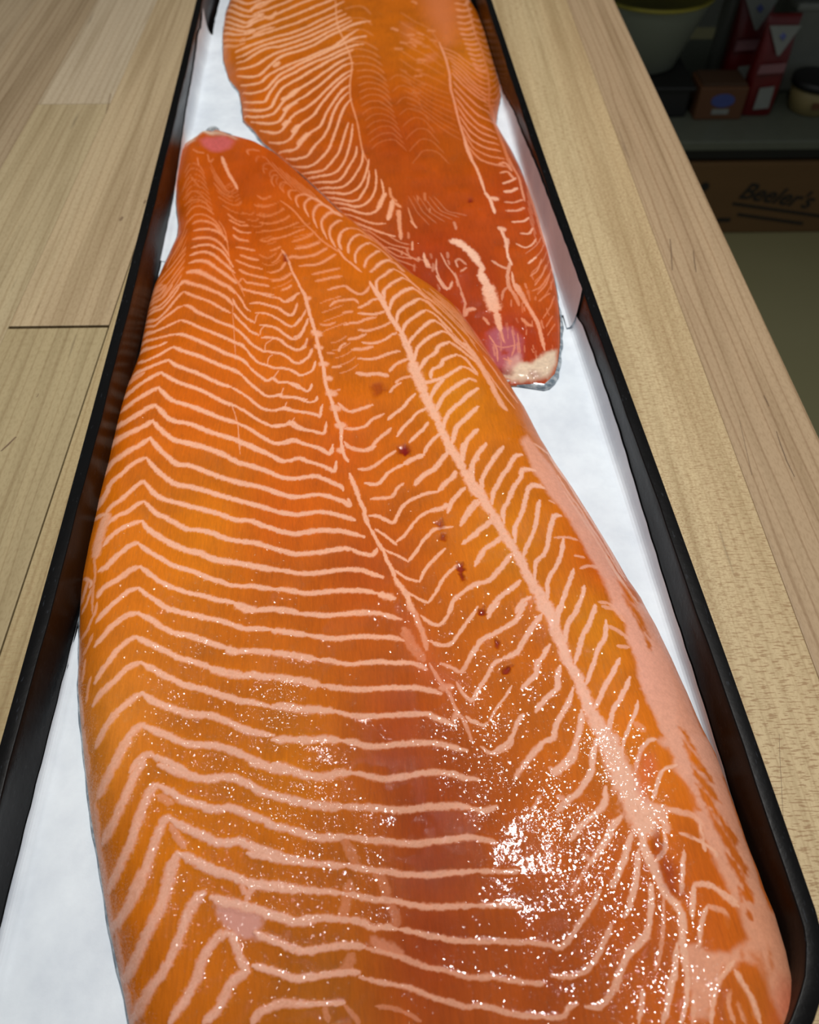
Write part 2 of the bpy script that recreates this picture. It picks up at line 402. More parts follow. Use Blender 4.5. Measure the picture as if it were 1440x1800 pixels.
FRONT_OUT = [[(-127.1,588.1),(-135.3,588.3),(-139.6,584.2),(-142.4,575.1),(-147.6,567.0),(-149.2,556.6),(-148.9,547.2),(-144.5,514.9),(-141.2,493.7),(-135.5,467.0),(-134.2,454.3),(-136.3,433.1),(-139.0,403.6),(-138.9,384.9),(-137.9,367.1),(-136.3,341.8),(-137.3,325.1),(-138.5,310.1),(-138.8,287.9),(-137.9,270.7),(-137.2,258.7),(-136.7,238.0),(-135.9,229.8),(-135.0,212.5),(-133.7,198.5),(-130.3,180.8),(-123.3,147.6),(-118.9,133.2),(-113.7,116.8),(-107.5,99.0),(-101.6,83.8),(-97.4,72.8),(-93.3,62.6),(-89.8,54.5),(-85.4,44.7),(-82.5,37.7),(-79.1,30.1)],[(-127.5,589.8),(-118.9,586.2),(-113.3,580.2),(-103.2,573.4),(-93.9,568.2),(-79.4,552.7),(-64.0,529.3),(-47.4,502.1),(-33.6,478.5),(-26.8,469.1),(-17.0,454.8),(-8.1,439.8),(0.4,425.3),(13.5,405.1),(23.6,394.5),(33.6,379.5),(41.8,359.1),(46.9,344.1),(52.3,329.3),(57.3,315.9),(63.7,296.8),(69.4,273.8),(75.0,256.3),(80.5,241.5),(86.6,222.4),(91.6,206.7),(95.8,191.3),(99.4,182.1),(101.0,174.7),(102.9,167.5),(105.5,154.3),(108.0,140.4),(110.3,124.2),(112.1,114.8),(113.0,99.3),(113.3,84.1),(114.0,74.3),(114.0,68.4),(114.7,61.1),(114.4,50.4),(113.5,42.7),(110.4,31.8),(108.0,24.9)]]
REAR_OUT = [[(-133.2,889.2),(-144.5,883.6),(-147.9,866.3),(-146.2,838.3),(-147.1,802.7),(-143.7,759.4),(-137.3,710.5),(-128.3,673.6),(-117.8,651.6),(-112.8,625.1),(-109.8,605.3),(-99.7,587.7),(-92.1,570.9),(-82.9,557.8),(-74.9,545.8),(-61.9,526.5),(-45.4,499.5),(-31.7,476.1),(-24.2,466.2),(-15.2,452.0),(-6.4,437.1),(2.1,423.3),(14.4,403.8),(24.5,392.7),(34.4,377.8),(42.3,357.6),(46.9,344.6),(51.3,331.6),(53.9,321.3),(56.4,315.5),(62.0,313.7),(68.4,313.1),(76.0,315.1)],[(56.5,885.3),(65.9,879.2),(71.3,861.7),(71.5,833.8),(77.9,794.1),(81.0,751.2),(82.8,703.7),(84.3,659.1),(83.4,639.7),(78.3,612.0),(75.9,594.4),(79.2,575.6),(83.8,552.7),(86.7,531.7),(88.7,514.6),(91.4,482.9),(92.9,450.4),(93.5,420.3),(93.1,392.4),(91.6,369.0),(88.4,346.1),(85.1,330.9),(82.1,322.0),(76.0,315.1)]]
FRONT_COL = [[-116,194,222,112,30],
  [-83,207,222,115,20],
  [-48,220,208,88,15],
  [-25,252,205,85,15],
  [-96,295,215,95,10],
  [-101,450,200,80,5],
  [-91,521,195,75,5],
  [-13,311,210,100,20],
  [28,288,220,120,20],
  [0,251,205,95,10],
  [46,200,215,115,15],
  [73,158,222,125,25],
  [81,113,222,110,30],
  [51,147,205,95,10],
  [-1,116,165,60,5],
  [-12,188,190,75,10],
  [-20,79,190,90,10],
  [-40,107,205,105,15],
  [7,87,150,50,5],  # lower centre: deeper pigment, with weaker light there also put into the colour
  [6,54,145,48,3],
  [38,46,165,65,5],
  [65,60,190,80,15],
  [90,59,205,90,20],
  [101,38,190,90,40],
  [-26,41,170,85,5],
  [-74,81,205,105,15],
  [-78,50,205,100,15],
  [26,359,195,95,10],
  [55,328,195,85,15],
  [81,187,200,80,15],
  [94,149,205,100,40],
  [-128,334,212,95,12],
  [-108,122,215,120,60]]
FRONT_FAT = [[-110,296,238,165,125],
  [-92,193,235,165,130],
  [-1,188,230,155,115],
  [-2,78,195,120,85],
  [28,288,228,160,125],
  [79,134,232,165,140],
  [-53,64,210,145,120],
  [38,46,190,112,75],
  [-97,419,225,130,75],
  [85,113,222,160,130],
  [102,52,215,150,115],
  [83,205,222,160,135]]
REAR_COL = [[-112,746,210,105,25],
  [-41,736,205,100,20],
  [-99,602,210,95,10],
  [-36,591,190,80,5],
  [4,550,175,65,0],
  [21,481,175,65,0],
  [42,547,190,80,5],
  [63,673,205,105,30],
  [28,696,205,100,15],
  [70,593,190,85,15],
  [75,477,185,65,10],
  [76,392,195,80,10],
  [50,394,175,56,6],
  [22,423,172,55,5],
  [-15,484,185,75,5],
  [62,346,180,50,10]]
REAR_FAT = [[-84,688,238,165,115],
  [3,515,228,145,95],
  [65,585,215,120,75],
  [59,420,235,180,150],
  [80,367,225,140,100]]
FRONT_MOIST = [[-74,81,190],
  [-81,57,190],
  [-50,64,150],
  [-38,41,130],
  [-97,154,150],
  [-74,119,130],
  [-56,177,130],
  [-51,129,110],
  [-16,79,120],
  [-26,57,150],
  [37,114,110],
  [50,96,120],
  [51,76,110],
  [41,54,130],
  [49,63,120],
  [28,97,60],
  [35,86,4],
  [37,77,4],
  [36,67,8],
  [39,57,15],
  [58,60,140],
  [33,186,110],
  [30,152,120],
  [39,136,120],
  [0,269,100],
  [3,159,90],
  [82,103,160],
  [86,44,170],
  [76,76,130],
  [67,124,110],
  [-2,106,8],
  [3,82,6],
  [8,62,5],
  [-12,47,20],
  [23,53,30],
  [26,40,15],
  [-21,127,12],
  [-11,142,10],
  [-35,204,20],
  [-75,238,50],
  [-23,183,10],
  [94,149,60],
  [100,95,40],
  [-54,292,40],
  [-91,368,80],
  [-111,359,60],
  [-105,485,30],
  [1,353,60],
  [-24,386,50],
  [65,254,30],
  [71,185,60],
  [99,59,50]]
REAR_MOIST = [[3,470,90],
  [56,342,220],
  [69,358,200],
  [22,423,160],
  [45,405,120],
  [-84,688,90],
  [-121,736,60],
  [-36,591,20],
  [35,547,20],
  [59,511,20],
  [-19,517,60],
  [80,402,30],
  [32,675,90],
  [75,477,40],
  [-28,567,40]]
FRONT_PATCH = [['K',0.9,2.37,-1342,5650,-1300,5709,-1242,5718,-1159,5694,-1101,5621,-1119,5530,-1186,5511,-1254,5513,-1311,5567],
  ['C',0.8,2.0,-1451,5592,-1389,5633,-1348,5761,-1245,5747,-1161,5714,-1095,5662,-1119,5693,-1251,5786,-1396,5881,-1416,5668],
  ['K3',0.3,4.58,3,1675,46,1673,96,1551,129,1460,201,1365,168,1321,100,1369,51,1435,21,1525,-9,1600],
  ['F',0.9,1.56,604,2665,652,2563,695,2481,729,2364,763,2254,810,2151,851,2031,867,1883,889,1794,892,1661,822,1641,808,1743,788,1849,759,1944,727,2072,673,2201,626,2305,594,2398,577,2522,560,2598],
  ['F',0.9,1.26,810,1694,893,1735,931,1614,960,1538,1015,1552,997,1424,998,1350,902,1049,900,1099,884,1160,863,1240,851,1323,849,1410,846,1471,844,1533,844,1612],
  ['F',0.9,1.37,881,1715,972,1765,1007,1650,1033,1516,1056,1384,1068,1209,1092,1133,1146,1077,912,991,913,1111,879,1160,872,1235,851,1323,856,1442,848,1503,845,1566],
  ['F',0.9,1.41,856,1127,1096,1197,1099,1082,1107,941,1117,810,1117,718,1115,617,978,609,969,653,953,723,937,799,921,860,914,962,892,1009,884,1078],
  ['F',0.7,1.33,990,868,1026,784,1049,727,1047,641,978,609,976,674,960,744,937,799],
  ['F',0.9,1.54,1037,768,1102,785,1097,695,1110,620,1189,604,1191,522,1188,444,1101,317,1040,310,1025,359,1012,410,995,444,953,457,957,497,991,517,988,567,985,601,995,655,988,709],
  ['F',0.95,1.28,800,502,850,508,852,486,916,478,957,497,953,457,927,442,898,442,874,414,848,373,820,324,778,311,782,375,787,445],
  ['K2',0.8,1.38,-584,679,-530,665,-471,647,-417,621,-427,587,-442,572,-428,556,-470,558,-501,563,-520,582,-549,610,-571,647],
  ['F',0.8,0.83,-105,553,-63,544,-30,528,-4,508,-12,490,-51,499,-72,507,-105,527],
  ['K3',0.5,1.85,793,1077,834,1071,838,1026,801,965,773,919,760,943,755,985,775,1038],
  ['K3',0.6,3.39,1077,415,1182,425,1090,315,1014,308,1030,360],
  ['O',0.9,0.8,859,1096,888,1093,901,1064,888,1033,849,1031,836,1061],
  ['O',0.9,0.8,862,1007,892,1009,919,981,940,927,944,890,913,887,876,908,856,940,846,978],
  ['O',0.9,0.76,841,858,896,859,923,834,924,803,893,810,866,831],
  ['O',0.95,0.78,957,1134,979,1112,997,1080,1019,1039,1035,998,1012,1002,991,1042,964,1062,949,1106],
  ['O',0.95,0.75,958,1036,991,1007,1020,974,1041,931,1012,934,979,970,957,1006],
  ['O',0.95,0.73,955,981,978,965,1007,918,1032,877,1072,822,1049,798,1015,845,988,896,959,938],
  ['O',0.95,0.77,977,913,1008,858,1027,816,1052,776,1075,732,1057,702,1019,752,993,814,971,875],
  ['O',0.95,0.71,999,771,1026,740,1044,700,1059,656,1045,624,1030,639,1021,684,996,731],
  ['O',0.8,0.65,1005,656,1015,641,1014,612,994,614],
  ['O',0.95,0.77,955,1182,976,1176,995,1127,1006,1087,989,1088,959,1139],
  ['O',0.95,0.78,952,1143,966,1109,996,1059,1031,1022,986,1026,955,1071],
  ['O',0.95,1.04,888,1718,914,1715,935,1652,944,1572,929,1586,907,1646],
  ['O',0.95,0.79,897,1656,915,1629,935,1540,926,1510,914,1579],
  ['O',0.95,0.78,922,1549,932,1519,920,1508],
  ['O',0.8,0.99,873,1756,898,1730,914,1671,894,1669,869,1718],
  ['O',0.8,1.1,856,1842,888,1817,930,1748,924,1706,887,1763],
  ['O',0.95,0.7,1007,661,1035,652,1057,638,1043,620,1024,625,1004,640],
  ['O',0.95,0.65,1012,608,1026,589,1024,570,1009,584],
  ['O',0.7,1.55,987,476,1021,479,1028,429,1007,392,999,427],
  ['O',0.8,1.13,1057,504,1063,479,1050,445,1041,462],
  ['O',0.95,0.65,812,520,831,531,838,509,813,506],
  ['O',0.95,0.88,885,583,928,579,968,562,986,517,949,501,873,486,847,497,867,545],
  ['O',0.95,0.84,881,407,910,425,928,400,947,363,949,309,923,309,914,352,899,386,864,373],
  ['X',0.6,1.99,786,755,824,712,811,639,789,636,774,681,766,722],
  ['X',0.5,1.02,761,799,790,833,801,819,801,780,760,735,757,760],
  ['X',1.0,1.28,9,2553,35,2569,59,2532,33,2506,11,2526],
  ['X',0.9,0.67,232,1894,255,1896,264,1857,251,1837,263,1802,238,1800,234,1831,224,1859],
  ['X',0.7,0.94,150,2103,180,2117,190,2071,166,2057],
  ['X',0.7,0.7,171,2049,191,2040,187,2011,173,2020],
  ['X',0.9,0.65,292,1669,316,1674,320,1648,298,1643],
  ['X',0.9,0.62,347,1535,368,1528,357,1498,345,1505],
  ['X',0.9,0.51,368,1418,410,1431,381,1397,368,1398],
  ['X',0.5,1.38,-124,3002,-76,3010,-48,2956,-103,2907],
  ['X',0.4,1.17,-465,3358,-430,3379,-425,3296,-455,3322],
  ['X',0.9,0.99,-654,4194,-629,4185,-619,4109,-640,4125]]
REAR_PATCH = [['H',0.7,11.79,279,7985,562,7964,554,7400,497,6996,416,6949,361,7274,301,7563],
  ['H',0.35,4.62,85,7440,179,7403,226,7018,167,6918,93,7162],
  ['H',0.5,3.53,240,6711,298,6807,365,6824,337,6679,270,6634],
  ['K4',0.7,2.69,498,3544,554,3574,630,3566,674,3473,660,3332,605,3297,586,3251,525,3294,494,3378],
  ['K2',0.9,1.76,577,3315,648,3365,662,3278,597,3209,556,3232],
  ['C',0.9,1.46,541,3228,599,3237,641,3290,707,3284,790,3358,861,3411,837,3284,780,3192,696,3169,595,3176],
  ['X',0.5,1.76,685,3224,743,3213,734,3183,682,3189],
  ['O',0.8,0.89,558,3392,577,3397,593,3377,588,3357,560,3369],
  ['X',0.8,1.76,537,3269,592,3240,604,3207,549,3234],
  ['X',1.0,1.07,474,4797,494,4796,492,4758,471,4758]]
FRONT_LINES = """
0.35 -1370 4986 125 -1356 5089 133 -1333 5134 137 -1297 5077 110 -1246 4983 89
0.35 -1345 4891 162 -1313 4936 155 -1278 4949 135 -1224 4891 105 -1175 4800 88
0.45 -1324 4816 209 -1280 4841 193 -1234 4838 158 -1181 4784 124 -1134 4695 109
0.6 -1294 4679 176 -1265 4739 173 -1223 4760 161 -1163 4714 136 -1109 4643 120
0.7 -1274 4588 185 -1241 4644 178 -1199 4656 165 -1151 4628 141 -1089 4558 115 -1030 4442 103
0.8 -1228 4560 261 -1195 4573 253 -1142 4563 223 -1093 4527 182 -1050 4459 153 -1015 4393 143
0.9 -1207 4477 286 -1156 4482 271 -1094 4470 241 -1037 4427 199 -992 4344 169
0.9 -1201 4381 285 -1160 4387 272 -1099 4383 238 -1043 4339 195 -1000 4268 165 -965 4190 154
1.0 -1197 4296 280 -1157 4308 276 -1107 4313 255 -1061 4287 216 -1013 4239 180 -969 4160 160 -925 4069 152
1.0 -1191 4204 332 -1153 4225 329 -1103 4229 299 -1057 4195 251 -1007 4132 220 -958 4071 213 -910 4011 211
1.0 -1178 4121 390 -1139 4134 369 -1079 4114 322 -1031 4062 282 -984 4015 268 -928 3955 263 -890 3910 259
1.0 -1179 4021 433 -1131 4024 401 -1078 3993 359 -1023 3947 336 -969 3901 327 -925 3871 306 -887 3814 284
0.7 -1073 4574 80 -1026 4474 77 -991 4329 74 -965 4190 72 -942 4069 72 -905 3968 72 -861 3867 72 -829 3784 71
0.6 -1262 4434 126 -1284 4350 131 -1310 4242 136 -1325 4130 140
0.7 -1234 4314 99 -1259 4211 112 -1300 4094 151 -1356 4001 203
0.7 -1225 4236 89 -1252 4120 104 -1294 4016 164 -1364 3943 250
0.7 -1215 4146 86 -1240 4046 92 -1274 3953 111 -1316 3853 131
0.7 -1212 4073 90 -1239 3990 94 -1266 3908 100 -1293 3826 108
0.7 -1209 4001 84 -1233 3905 85 -1257 3812 88
1.0 -1165 5427 294 -1132 5316 269 -1086 5179 238 -1035 5063 206 -1008 4988 178
0.4 -1171 5183 89 -1119 5068 101 -1059 4954 122 -1021 5025 128
0.4 -1175 5071 98 -1102 4938 109 -1025 4898 125
0.3 -1220 5261 90 -1150 5088 113 -1096 5030 142 -1056 5083 139
0.4 -1123 4885 110 -1050 4811 122 -984 4781 127 -964 4841 110
0.4 -1082 4778 119 -1001 4704 124 -928 4683 131
0.7 -1033 4672 153 -972 4602 172 -917 4581 197
0.8 -1016 4604 170 -948 4550 190 -887 4547 214
0.9 -979 4512 198 -930 4467 220 -869 4457 240
0.9 -968 4422 176 -929 4380 195 -867 4361 211
0.9 -936 4296 224 -875 4277 218 -822 4249 212
0.9 -900 4201 207 -847 4174 209 -786 4149 211
0.9 -918 4142 187 -865 4109 191 -829 4085 197 -761 4060 206
0.9 -891 4053 194 -854 4015 210 -795 3989 225 -719 3956 228
0.9 -836 3921 234 -778 3904 233 -704 3879 232
0.9 -852 3854 219 -811 3837 217 -753 3814 222 -672 3788 226
0.8 -903 3953 98 -876 3923 117 -860 3958 110 -831 3914 88
0.8 -874 3910 75 -844 3852 74
0.5 -868 4873 151 -817 4816 170 -775 4851 181
0.5 -875 4767 174 -808 4728 183 -757 4743 184
0.5 -855 4662 172 -781 4625 174 -714 4655 168 -682 4705 154
0.6 -829 4576 171 -747 4540 172 -671 4568 167 -640 4617 152
0.6 -802 4477 163 -731 4457 170 -647 4484 175 -582 4531 174
0.7 -740 4361 211 -656 4373 199 -582 4417 192 -542 4446 196
0.6 -600 4307 264 -535 4336 248 -487 4396 230
0.8 -578 4229 269 -512 4240 259 -440 4299 248
0.8 -547 4136 260 -465 4154 244 -395 4235 227
0.8 -541 4046 258 -452 4057 247 -397 4097 225 -342 4170 211
0.7 -462 3957 248 -391 3981 243 -312 4020 234
0.7 -442 3885 244 -372 3909 244 -301 3934 245
0.6 -800 4366 195 -755 4346 195 -724 4376 191
0.7 -729 4237 203 -696 4250 201 -672 4265 199
0.7 -709 4114 171 -679 4143 154 -659 4202 140
0.8 -708 4013 242 -654 4038 215 -627 4110 188
0.8 -692 3927 248 -629 3938 235 -585 3991 218
1.0 -661 4232 145 -637 4185 137 -610 4109 130 -587 4020 128 -557 3933 127 -527 3847 125 -502 3765 124
0.8 -613 4139 265 -589 4153 260 -538 4134 252
0.5 -981 5421 111 -996 5472 144 -971 5513 203 -921 5502 229
0.3 -850 5169 87 -865 5228 107 -839 5246 138
0.4 -768 4978 104 -793 5052 108 -792 5148 137 -756 5165 177
0.4 -698 4900 112 -731 4975 114 -728 5051 147 -692 5068 190
0.6 -646 4809 125 -669 4881 135 -665 4946 179 -629 4954 229
0.8 -594 4718 120 -618 4807 134 -610 4879 179 -561 4897 217 -494 4829 220
0.9 -526 4613 141 -560 4734 148 -547 4822 199 -504 4848 266 -437 4763 284
0.9 -466 4476 135 -494 4594 138 -495 4696 179 -464 4763 263 -419 4749 296 -362 4658 266
0.9 -400 4345 154 -436 4475 156 -441 4574 178 -413 4642 273 -372 4678 394 -326 4635 429
0.9 -345 4247 153 -384 4376 156 -385 4489 180 -349 4556 242 -323 4573 308
0.9 -311 4230 148 -327 4325 150 -317 4405 153
0.6 -716 4794 153 -627 4684 147 -557 4546 137 -489 4428 134 -424 4314 139 -353 4233 146 -310 4184 152
0.6 -1323 5384 104 -1296 5265 103
0.6 -1370 5507 131 -1325 5465 156 -1288 5474 184
0.5 -1267 5462 113 -1235 5341 126 -1219 5399 132
0.8 -1373 3957 706 -1316 3947 205
0.8 -1380 3918 540 -1318 3908 339 -1296 3934 227
0.8 -1376 3857 512 -1316 3853 314 -1284 3914 190
0.8 -1371 3813 383 -1298 3809 255 -1261 3880 164 -1252 3920 137
0.9 -1365 3762 293 -1295 3744 224 -1255 3798 160 -1228 3877 139 -1211 3918 141
0.9 -1367 3725 358 -1288 3708 242 -1254 3746 159 -1222 3836 136 -1206 3910 130
1.0 -1206 3910 340 -1182 3936 343 -1129 3905 324 -1078 3881 304 -1025 3843 293 -964 3805 274 -919 3757 249 -886 3708 232
0.9 -1385 3688 265 -1296 3616 224 -1248 3668 185 -1216 3755 167 -1191 3820 170 -1172 3847 181
1.0 -1172 3847 204 -1130 3809 211 -1078 3773 216 -1027 3743 213 -974 3700 207 -922 3659 202 -888 3631 197
0.9 -1385 3645 109 -1296 3567 168 -1253 3606 194 -1214 3652 190 -1183 3695 195 -1150 3712 205
1.0 -1150 3712 257 -1122 3703 231 -1076 3655 216 -1032 3621 217 -990 3593 220 -931 3545 224 -873 3510 225 -848 3490 219
0.9 -1360 3551 399 -1294 3514 275 -1231 3529 204 -1183 3561 197 -1149 3584 197
1.0 -1149 3584 227 -1108 3563 221 -1048 3516 220 -989 3475 223 -924 3434 220 -867 3394 214 -834 3368 209 -794 3342 196 -759 3293 184
0.9 -1354 3483 404 -1289 3448 262 -1231 3444 190 -1189 3458 186 -1159 3462 184
1.0 -1159 3462 276 -1121 3454 258 -1055 3413 239 -988 3366 232 -924 3322 229 -867 3278 231 -820 3251 228 -772 3215 211 -739 3168 195
0.9 -1353 3411 438 -1281 3371 279 -1226 3372 198 -1194 3399 190
0.9 -1337 3304 244 -1283 3266 236 -1232 3280 221 -1187 3321 208 -1149 3354 204
1.0 -1149 3354 241 -1098 3316 249 -1035 3283 257 -987 3256 253 -923 3213 244 -868 3176 242 -807 3139 239 -767 3103 232
0.9 -1343 3203 439 -1291 3190 331 -1239 3203 254 -1193 3231 234 -1157 3252 231
1.0 -1157 3252 220 -1117 3209 229 -1069 3178 242 -1014 3148 244 -967 3117 235 -912 3076 231 -858 3040 238 -810 3016 247
0.9 -1361 3044 633 -1323 3043 450 -1288 3067 318 -1248 3094 266 -1205 3133 245 -1176 3153 246
0.7 -1355 3160 725 -1315 3150 477 -1269 3162 322
0.9 -1337 2925 488 -1292 2944 394 -1246 2978 313 -1204 3015 285 -1170 3039 283
0.9 -1352 2824 527 -1288 2824 417 -1237 2856 335 -1196 2897 317 -1165 2915 320
0.9 -1358 2723 759 -1295 2716 527 -1234 2740 382 -1187 2774 352 -1159 2806 338
1.0 -1176 3153 217 -1130 3111 221 -1073 3070 230 -1011 3034 236 -950 2999 232 -888 2953 226 -827 2909 231 -769 2880 238
1.0 -1170 3039 227 -1139 3001 230 -1095 2946 244 -1049 2918 264 -989 2889 270 -929 2854 268 -870 2821 265 -812 2788 265 -741 2755 269
1.0 -1165 2915 237 -1130 2873 237 -1095 2826 248 -1048 2789 272 -992 2775 285 -941 2749 279 -882 2711 273 -818 2679 272 -734 2637 267 -664 2591 260 -595 2546 255
1.0 -1159 2806 243 -1124 2761 245 -1081 2710 254 -1027 2660 272 -971 2642 288 -908 2616 290 -838 2584 284 -783 2558 281
1.0 -961 3901 140 -918 3871 129 -879 3814 116 -840 3745 110 -808 3671 112 -782 3643 120
1.0 -892 3761 123 -865 3694 125 -826 3627 130 -790 3573 139 -748 3534 148
1.0 -872 3629 145 -834 3563 147 -798 3511 152 -763 3460 158 -714 3421 164
1.0 -848 3490 158 -814 3451 152 -778 3400 150 -735 3339 157 -679 3289 175 -657 3287 190
1.0 -759 3293 136 -732 3246 142 -691 3192 155 -654 3174 174 -616 3150 183 -566 3146 179 -514 3121 174 -476 3086 179 -442 3095 191
1.0 -739 3168 139 -705 3122 141 -665 3076 155 -635 3052 175 -608 3067 178 -578 3038 173 -536 3036 170 -491 3001 164 -434 2967 165
1.0 -767 3103 154 -726 3047 157 -678 2992 164 -632 2947 180 -597 2940 193 -563 2948 195 -555 2932 193 -500 2924 194 -430 2904 197
1.0 -810 3016 146 -767 2982 144 -713 2932 140 -667 2878 143 -623 2845 159 -575 2837 176 -535 2855 178 -493 2832 169 -424 2809 162
1.0 -769 2880 176 -724 2842 174 -679 2799 173 -642 2768 179 -599 2737 195 -558 2725 210 -519 2737 210 -494 2754 197 -458 2719 185 -417 2697 184
1.0 -741 2755 196 -698 2723 190 -647 2678 187 -597 2637 193 -555 2612 210 -517 2619 223 -479 2635 221 -438 2609 210 -411 2599 205
1.0 -836 3852 146 -793 3822 153 -744 3806 159 -695 3776 153 -638 3753 153 -604 3718 161 -566 3728 156 -538 3780 142
1.0 -790 3716 235 -743 3718 225 -695 3696 208 -630 3659 193 -588 3613 193 -556 3597 193 -537 3648 175
1.0 -749 3621 199 -711 3619 188 -663 3597 170 -613 3550 159 -572 3504 164 -534 3495 161 -509 3569 146
1.0 -715 3513 203 -669 3503 195 -622 3476 175 -573 3419 173 -525 3379 180 -491 3419 163 -475 3516 146
1.0 -697 3402 203 -645 3398 195 -599 3378 175 -558 3328 173 -504 3289 193 -462 3311 203
1.0 -664 3288 187 -619 3273 186 -582 3260 173 -543 3223 167 -512 3187 179 -476 3185 187 -449 3217 179
0.8 -744 3534 73 -743 3595 79 -726 3621 86
0.8 -706 3421 68 -707 3469 74 -692 3505 78
0.8 -668 3288 66 -670 3346 75 -643 3381 89
0.8 -646 3173 65 -644 3230 71 -625 3257 79
0.8 -608 3067 71 -585 3126 71
0.8 -560 2948 65 -550 2995 65
0.8 -535 2855 67 -528 2890 64
0.8 -494 2754 68 -482 2777 74
0.6 -883 3720 56 -876 3629 54 -854 3503 52 -835 3381 51 -810 3228 50
0.7 -786 2875 53 -765 2815 52 -742 2735 52 -730 2659 51 -711 2549 50
1.0 -1147 2687 231 -1116 2643 233 -1074 2590 237 -1027 2542 250 -989 2508 270 -943 2501 278 -888 2476 271 -833 2446 266 -778 2417 268 -711 2387 274 -672 2372 277 -620 2353 274 -555 2324 267 -491 2296 264
1.0 -990 2639 283 -935 2622 275 -880 2600 267 -824 2574 258 -768 2539 253 -719 2505 256 -672 2485 261 -605 2454 256 -552 2420 252 -499 2392 255
1.0 -726 2622 242 -672 2605 237 -602 2560 230 -547 2521 225 -507 2496 222
0.9 -1147 2687 322 -1188 2638 329 -1223 2614 356 -1259 2588 415 -1301 2575 530 -1330 2557 729 -1353 2537 922
0.9 -1336 2325 773 -1302 2361 517 -1289 2401 375 -1281 2430 359 -1239 2468 324 -1208 2510 290 -1176 2543 286 -1140 2558 290
1.0 -1140 2558 226 -1105 2512 229 -1065 2465 233 -1012 2415 244 -976 2388 262 -923 2376 270 -863 2351 268 -797 2322 264 -731 2293 265 -673 2269 266 -622 2247 262 -558 2219 256 -483 2183 253
0.9 -1261 2253 330 -1240 2284 305 -1201 2319 273 -1168 2371 258 -1143 2407 263 -1126 2418 272
1.0 -1126 2418 219 -1093 2374 223 -1054 2330 233 -1011 2303 247 -958 2283 254 -905 2260 255 -847 2236 254 -789 2213 251 -731 2186 251 -685 2163 254 -625 2156 253 -568 2126 249 -524 2108 249 -476 2091 250
0.9 -1231 2188 289 -1199 2220 273 -1160 2240 260 -1131 2278 259 -1103 2297 263
1.0 -1103 2297 221 -1073 2267 222 -1034 2224 226 -994 2202 231 -939 2164 235 -886 2130 242 -836 2119 247 -780 2101 244 -722 2071 242 -685 2058 246 -637 2048 250 -589 2037 249 -540 2016 245 -468 1994 243
0.9 -1231 2070 282 -1207 2107 267 -1177 2140 256 -1139 2164 255 -1088 2185 257
1.0 -1088 2185 259 -1056 2141 263 -1014 2107 270 -959 2067 275 -906 2034 283 -856 2013 290 -813 1999 290 -769 1975 290 -732 1959 297 -684 1949 299 -630 1935 297 -577 1921 296 -518 1904 297 -460 1894 298
0.9 -1223 1948 306 -1193 1960 294 -1166 2000 275 -1141 2027 268 -1117 2055 271 -1084 2067 272
1.0 -1084 2067 211 -1048 2035 213 -1007 2004 214 -961 1972 218 -908 1937 223 -853 1916 225 -804 1895 225 -754 1871 225 -706 1852 224 -676 1836 226 -636 1828 231 -579 1824 232 -521 1811 230 -453 1797 229
0.9 -1201 1823 306 -1188 1851 297 -1151 1875 277 -1116 1904 266 -1087 1933 267 -1052 1945 268
1.0 -1052 1945 201 -1021 1919 202 -980 1882 205 -934 1851 210 -884 1825 217 -830 1805 222 -771 1788 221 -718 1768 222 -672 1756 225 -638 1747 227
1.0 -637 1740 347 -596 1718 350 -556 1710 356
1.0 -556 1710 258 -501 1713 258 -445 1704 257
0.9 -1181 1704 299 -1156 1734 278 -1133 1763 259 -1105 1794 254 -1077 1825 256 -1037 1840 258
1.0 -1037 1840 195 -1006 1811 197 -961 1778 197 -915 1742 193 -889 1719 190
0.85 -1256 2236 573 -1261 2169 571 -1265 2097 546 -1256 2029 514
0.9 -1327 2265 281 -1290 2252 236 -1250 2241 207
0.8 -1275 1925 201 -1287 1872 281 -1300 1846 409
0.8 -1247 1873 167 -1256 1816 200 -1275 1786 241
0.9 -1308 1953 124 -1256 1909 160 -1258 1885 219
0.6 -1271 2029 121 -1244 1949 124 -1234 1848 125 -1212 1752 121
0.9 -1163 1597 324 -1138 1626 301 -1112 1664 279 -1083 1690 270 -1055 1712 268 -1017 1719 266
1.0 -1017 1719 230 -973 1694 227 -935 1667 224 -886 1635 229 -845 1617 236 -800 1608 237 -743 1587 233 -686 1562 230 -646 1545 229
1.0 -646 1545 347 -607 1525 345
1.0 -607 1528 263 -570 1529 260 -527 1524 259 -473 1518 260
1.0 -953 1765 222 -915 1742 226 -867 1720 233 -815 1704 236 -757 1688 234 -700 1673 231 -643 1650 230 -597 1629 232 -542 1626 234 -482 1617 235
0.9 -1128 1441 298 -1111 1474 281 -1085 1515 260 -1062 1561 252 -1031 1596 256 -1002 1613 259
1.0 -1002 1613 247 -959 1586 248 -917 1565 248 -870 1541 248 -823 1515 250 -778 1501 251 -733 1484 250 -700 1470 249
1.0 -699 1464 328 -655 1447 329 -617 1437 329 -579 1424 327
1.0 -579 1424 296 -538 1427 292 -496 1416 289 -465 1415 291
0.9 -1117 1354 342 -1098 1385 321 -1069 1411 295 -1037 1441 281 -1008 1481 278 -964 1502 278
1.0 -964 1502 249 -923 1476 248 -881 1450 249 -829 1425 251 -779 1399 253 -724 1385 254 -675 1366 253 -622 1346 252 -569 1327 253 -527 1320 254 -454 1297 255
0.9 -1073 1197 367 -1056 1236 342 -1030 1276 313 -1001 1315 295 -971 1347 292 -935 1376 294
1.0 -935 1376 269 -893 1343 273 -854 1324 278 -810 1309 282 -762 1290 287 -715 1282 289 -674 1278 286 -631 1260 279 -589 1241 274 -546 1218 276 -506 1206 279 -445 1193 280
